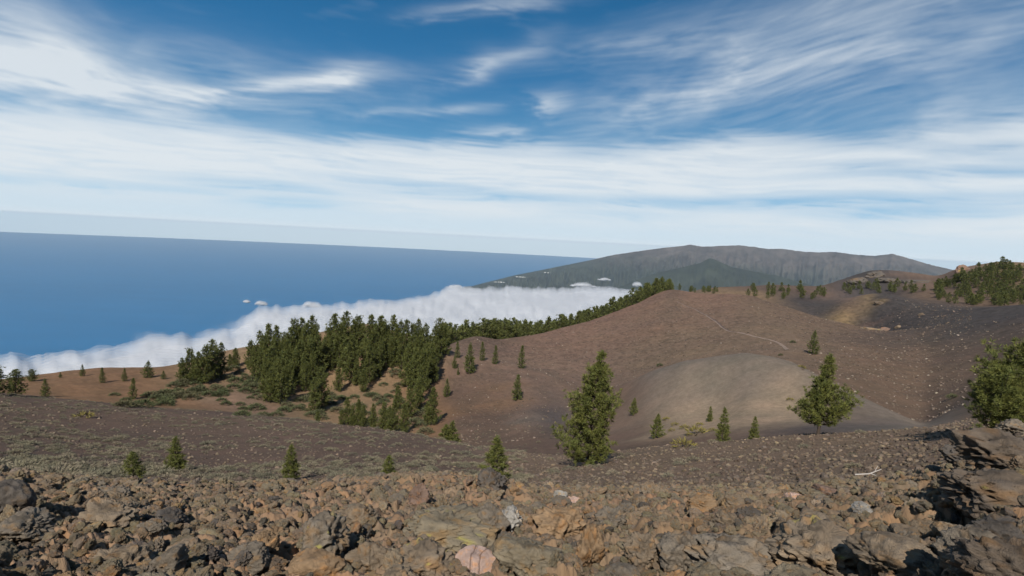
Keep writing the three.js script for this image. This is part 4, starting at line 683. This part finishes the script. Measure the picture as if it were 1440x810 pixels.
// the forest behind the big hill: the front trees singly, the rest as one mass
{
  const spot = (r, depth) => { const px = 622 + r() * 318, t = (px - 625) / 315, near = lerp(352, 525, Math.pow(Math.max(t, 0), .9)), d = near * (1.02 + depth * r()); const q = along(px, 470, d); return { x: q.x, z: q.z, y: ground(q.x, q.z), d, px }; };
  const r = rng(31), list = [];
  for (let i = 0, tries = 0; i < 40 && tries < 900; tries++) { const p = spot(r, .06); if (list.some((q) => Math.hypot(q.x - p.x, q.z - p.z) < 3.6)) continue; list.push(p); i++; plant('pine_tree', fars[Math.floor(r() * 4)], p, 11 + 5 * r(), r() * 6.28, 'pine at the edge of the forest behind the big cinder hill', 'front pines of the forest band', { stretch: .95 + .3 * r() }); }
  const crowns = [0, 1, 2, 3].map(() => []), o = new THREE.Object3D();
  for (let i = 0; i < 760; i++) { const p = spot(r, .45); o.position.set(p.x, p.y, p.z); o.rotation.y = r() * 6.28; const s = (12 + 6 * r()) / 12; o.scale.set(s * 1.05, s, s * 1.05); o.updateMatrix(); crowns[i % 4].push(o.matrix.clone()); }
  const forest = new THREE.Group(); forest.name = numbered('pine_forest');
  crowns.forEach((m, k) => { const a = new THREE.InstancedMesh(fars[k].leaf, needleMat, m.length), b = new THREE.InstancedMesh(fars[k].wood, barkMat, m.length); a.name = 'crown'; b.name = 'trunk'; m.forEach((x, i) => { a.setMatrixAt(i, x); b.setMatrixAt(i, x); }); forest.add(a, b); });
  scene.add(tag(forest, 'dense green pine forest massed behind the big cinder hill', 'forest', null, 'stuff'));
}

{
  const r = rng(35), o = new THREE.Object3D(), sets = [0, 1, 2, 3].map(() => []); let k = 0, tries = 0;
  while (k < 120 && tries++ < 900) { const x = 1318 + r() * 150, y = Math.max(lerp(374, 430, r()), 378 + Math.max(0, 1400 - x) * .36), p = strike(x, y, 440); if (!p || p.d > 1000) continue; o.position.set(p.x, p.y - .2, p.z); o.rotation.y = r() * 6.28; const s = (5 + 8 * r()) / 800 * p.d / 12; o.scale.set(s * 1.35, s, s * 1.35); o.updateMatrix(); sets[k++ % 4].push(o.matrix.clone()); }
  const g = new THREE.Group(); g.name = numbered('hill_thicket');
  sets.forEach((m, i) => { const a = new THREE.InstancedMesh(fars[i].leaf, needleMat, m.length), b = new THREE.InstancedMesh(fars[i].wood, barkMat, m.length); a.name = 'crown'; b.name = 'trunk'; m.forEach((x, q) => { a.setMatrixAt(q, x); b.setMatrixAt(q, x); }); g.add(a, b); });
  scene.add(tag(g, 'low pine thicket filling the wooded hill', 'thicket', null, 'stuff'));
}

// ---------------------------------------------------------------- shrubs
function bushGeometry(seed, { n = 150, len = .26, w = .016, flat = .6, tone = [.12, .11, .06] } = {}) {
  const r = rng(seed), t = new Tris();
  for (let i = 0; i < n; i++) { const az = r() * 6.28, el = Math.acos(r()), d = new THREE.Vector3(Math.sin(el) * Math.cos(az), Math.cos(el), Math.sin(el) * Math.sin(az)), p = d.clone().multiplyScalar(.55 + .35 * r()); p.y *= flat; const k = .7 + .6 * r(); t.blade(p.x, p.y, p.z, d.x + (r() - .5), d.y + .3 * r(), d.z + (r() - .5), len * (.6 + .8 * r()), w * (.7 + .6 * r()), r, [tone[0] * k, tone[1] * k, tone[2] * k]); }
  return t.geometry(true);
}
const cushions = [1, 2, 3].map((i) => bushGeometry(300 + i, { n: 260, len: .24, w: .035, flat: .75, tone: [[.150, .132, .082], [.125, .115, .076], [.175, .146, .098]][i - 1] }));
const brooms = [1, 2, 3].map((i) => bushGeometry(320 + i, { n: 520, len: .30, w: .035, flat: .8, tone: [[.070, .080, .030], [.085, .088, .038], [.098, .090, .042]][i - 1] }));
const golds = [bushGeometry(340, { n: 150, len: .4, w: .06, tone: [.165, .135, .036] })];
const cushionMat = new THREE.MeshStandardMaterial({ vertexColors: true, roughness: 1, side: THREE.DoubleSide });
function shrub(name, g, p, w, h, label, group) { const m = mesh(name, g, cushionMat); m.position.set(p.x, p.y - .04, p.z); m.scale.set(w / 1.5, h, w / 1.5); m.rotation.y = TR() * 6.28; return tag(m, label, 'shrub', group); }
// broom on the orange slope round the grove
{
  const r = rng(41), polys = [[330, 545, 40, 26, 26], [345, 520, 30, 18, 14], [400, 570, 60, 18, 26], [430, 555, 40, 20, 12], [490, 575, 60, 20, 26], [560, 545, 50, 24, 20], [240, 560, 40, 12, 14], [200, 565, 40, 10, 10], [270, 550, 26, 12, 12], [470, 520, 50, 24, 12], [600, 590, 20, 20, 6]];
  for (const [x, y, w, h, n] of polys) for (let i = 0; i < n; i++) { const p = strike(x + (r() - .5) * 2 * w, y + (r() - .5) * 2 * h, 100); if (!p || p.d > 260) continue; const s = 1.0 + 1.6 * r(); shrub('broom_shrub', brooms[Math.floor(r() * 3)], p, s * 1.3, s * .62, y < 530 ? 'dull green broom shrub between the trunks of the grove' : x < 300 ? 'dull green broom shrub on the open orange ridge' : s > 1.8 ? 'large dull green broom shrub below the grove' : 'small dull green broom shrub below the grove', 'broom shrubs round the pine grove'); }
  for (const [x, y, s] of [[980, 610, 1.7], [963, 602, .9], [950, 598, .8], [945, 606, .7], [985, 598, .7], [970, 612, .6], [1003, 606, .7], [938, 590, .8], [1112, 563, .7], [962, 628, 1.1], [1127, 517, .8], [117, 587, 1.2]]) { const p = strike(x, y, 30); if (p) shrub('yellow_shrub', golds[0], p, s * 1.3, s * .7, 'small yellow-green shrub on the tan ash', 'yellow-green shrubs on the ash'); }
  for (const [x, y, s] of [[928, 515, 1.6], [1340, 560, 1.2], [1115, 482, 1.3], [1098, 500, .9]]) { const p = strike(x, y, 60); if (p) shrub('broom_shrub', brooms[1], p, s * 1.2, s * .8, 'lone dark green shrub on the bare cinder flank', 'lone shrubs on the bare cinder flanks'); }
}
// grey-green cushion plants over the near slopes: the largest singly, the rest as one mass
{
  const r = rng(51), list = [];
  const kinds = ['dry grey-green cushion shrub on the purple-brown slope', 'dry tan cushion shrub on the purple-brown slope'];
  const place = (q) => { const px = -60 + r() * (q < .75 ? 800 : 1300), d = 21 * Math.pow(5.8, Math.pow(r(), .6)); const p = along(px, 620, d); p.y = ground(p.x, p.z); const k = fbm2(p.x / 14, p.z / 14, 3); if (px > 800 && (d > 50 || r() < .4)) return null; return k + .35 * r() > .16 ? p : null; };
  let k = 0; while (k < 150) { const p = place(r()); if (!p || p.d < 22) continue; const s = .45 + .55 * r(), g = Math.floor(r() * 3); shrub('cushion_shrub', cushions[g], p, s * 1.25, s * .5, g === 2 ? kinds[1] : kinds[0], g === 2 ? 'tan cushion shrubs' : 'grey-green cushion shrubs'); k++; }
  cushions.forEach((g, i) => scatter('cushion_shrubs', 'low dry tufts scattered over the near slopes', 'shrubs', g, cushionMat, 620, (rr, o) => { const p = place(rr()); if (!p) return null; const s = .18 + .32 * rr(); o.position.set(p.x, p.y - .03, p.z); o.rotation.set(0, rr() * 6.28, 0); o.scale.set(s, s * .7, s); const v = .75 + .5 * rr(); return [v, v, v]; }, 61 + i));
}

renderer.render(scene, camera);
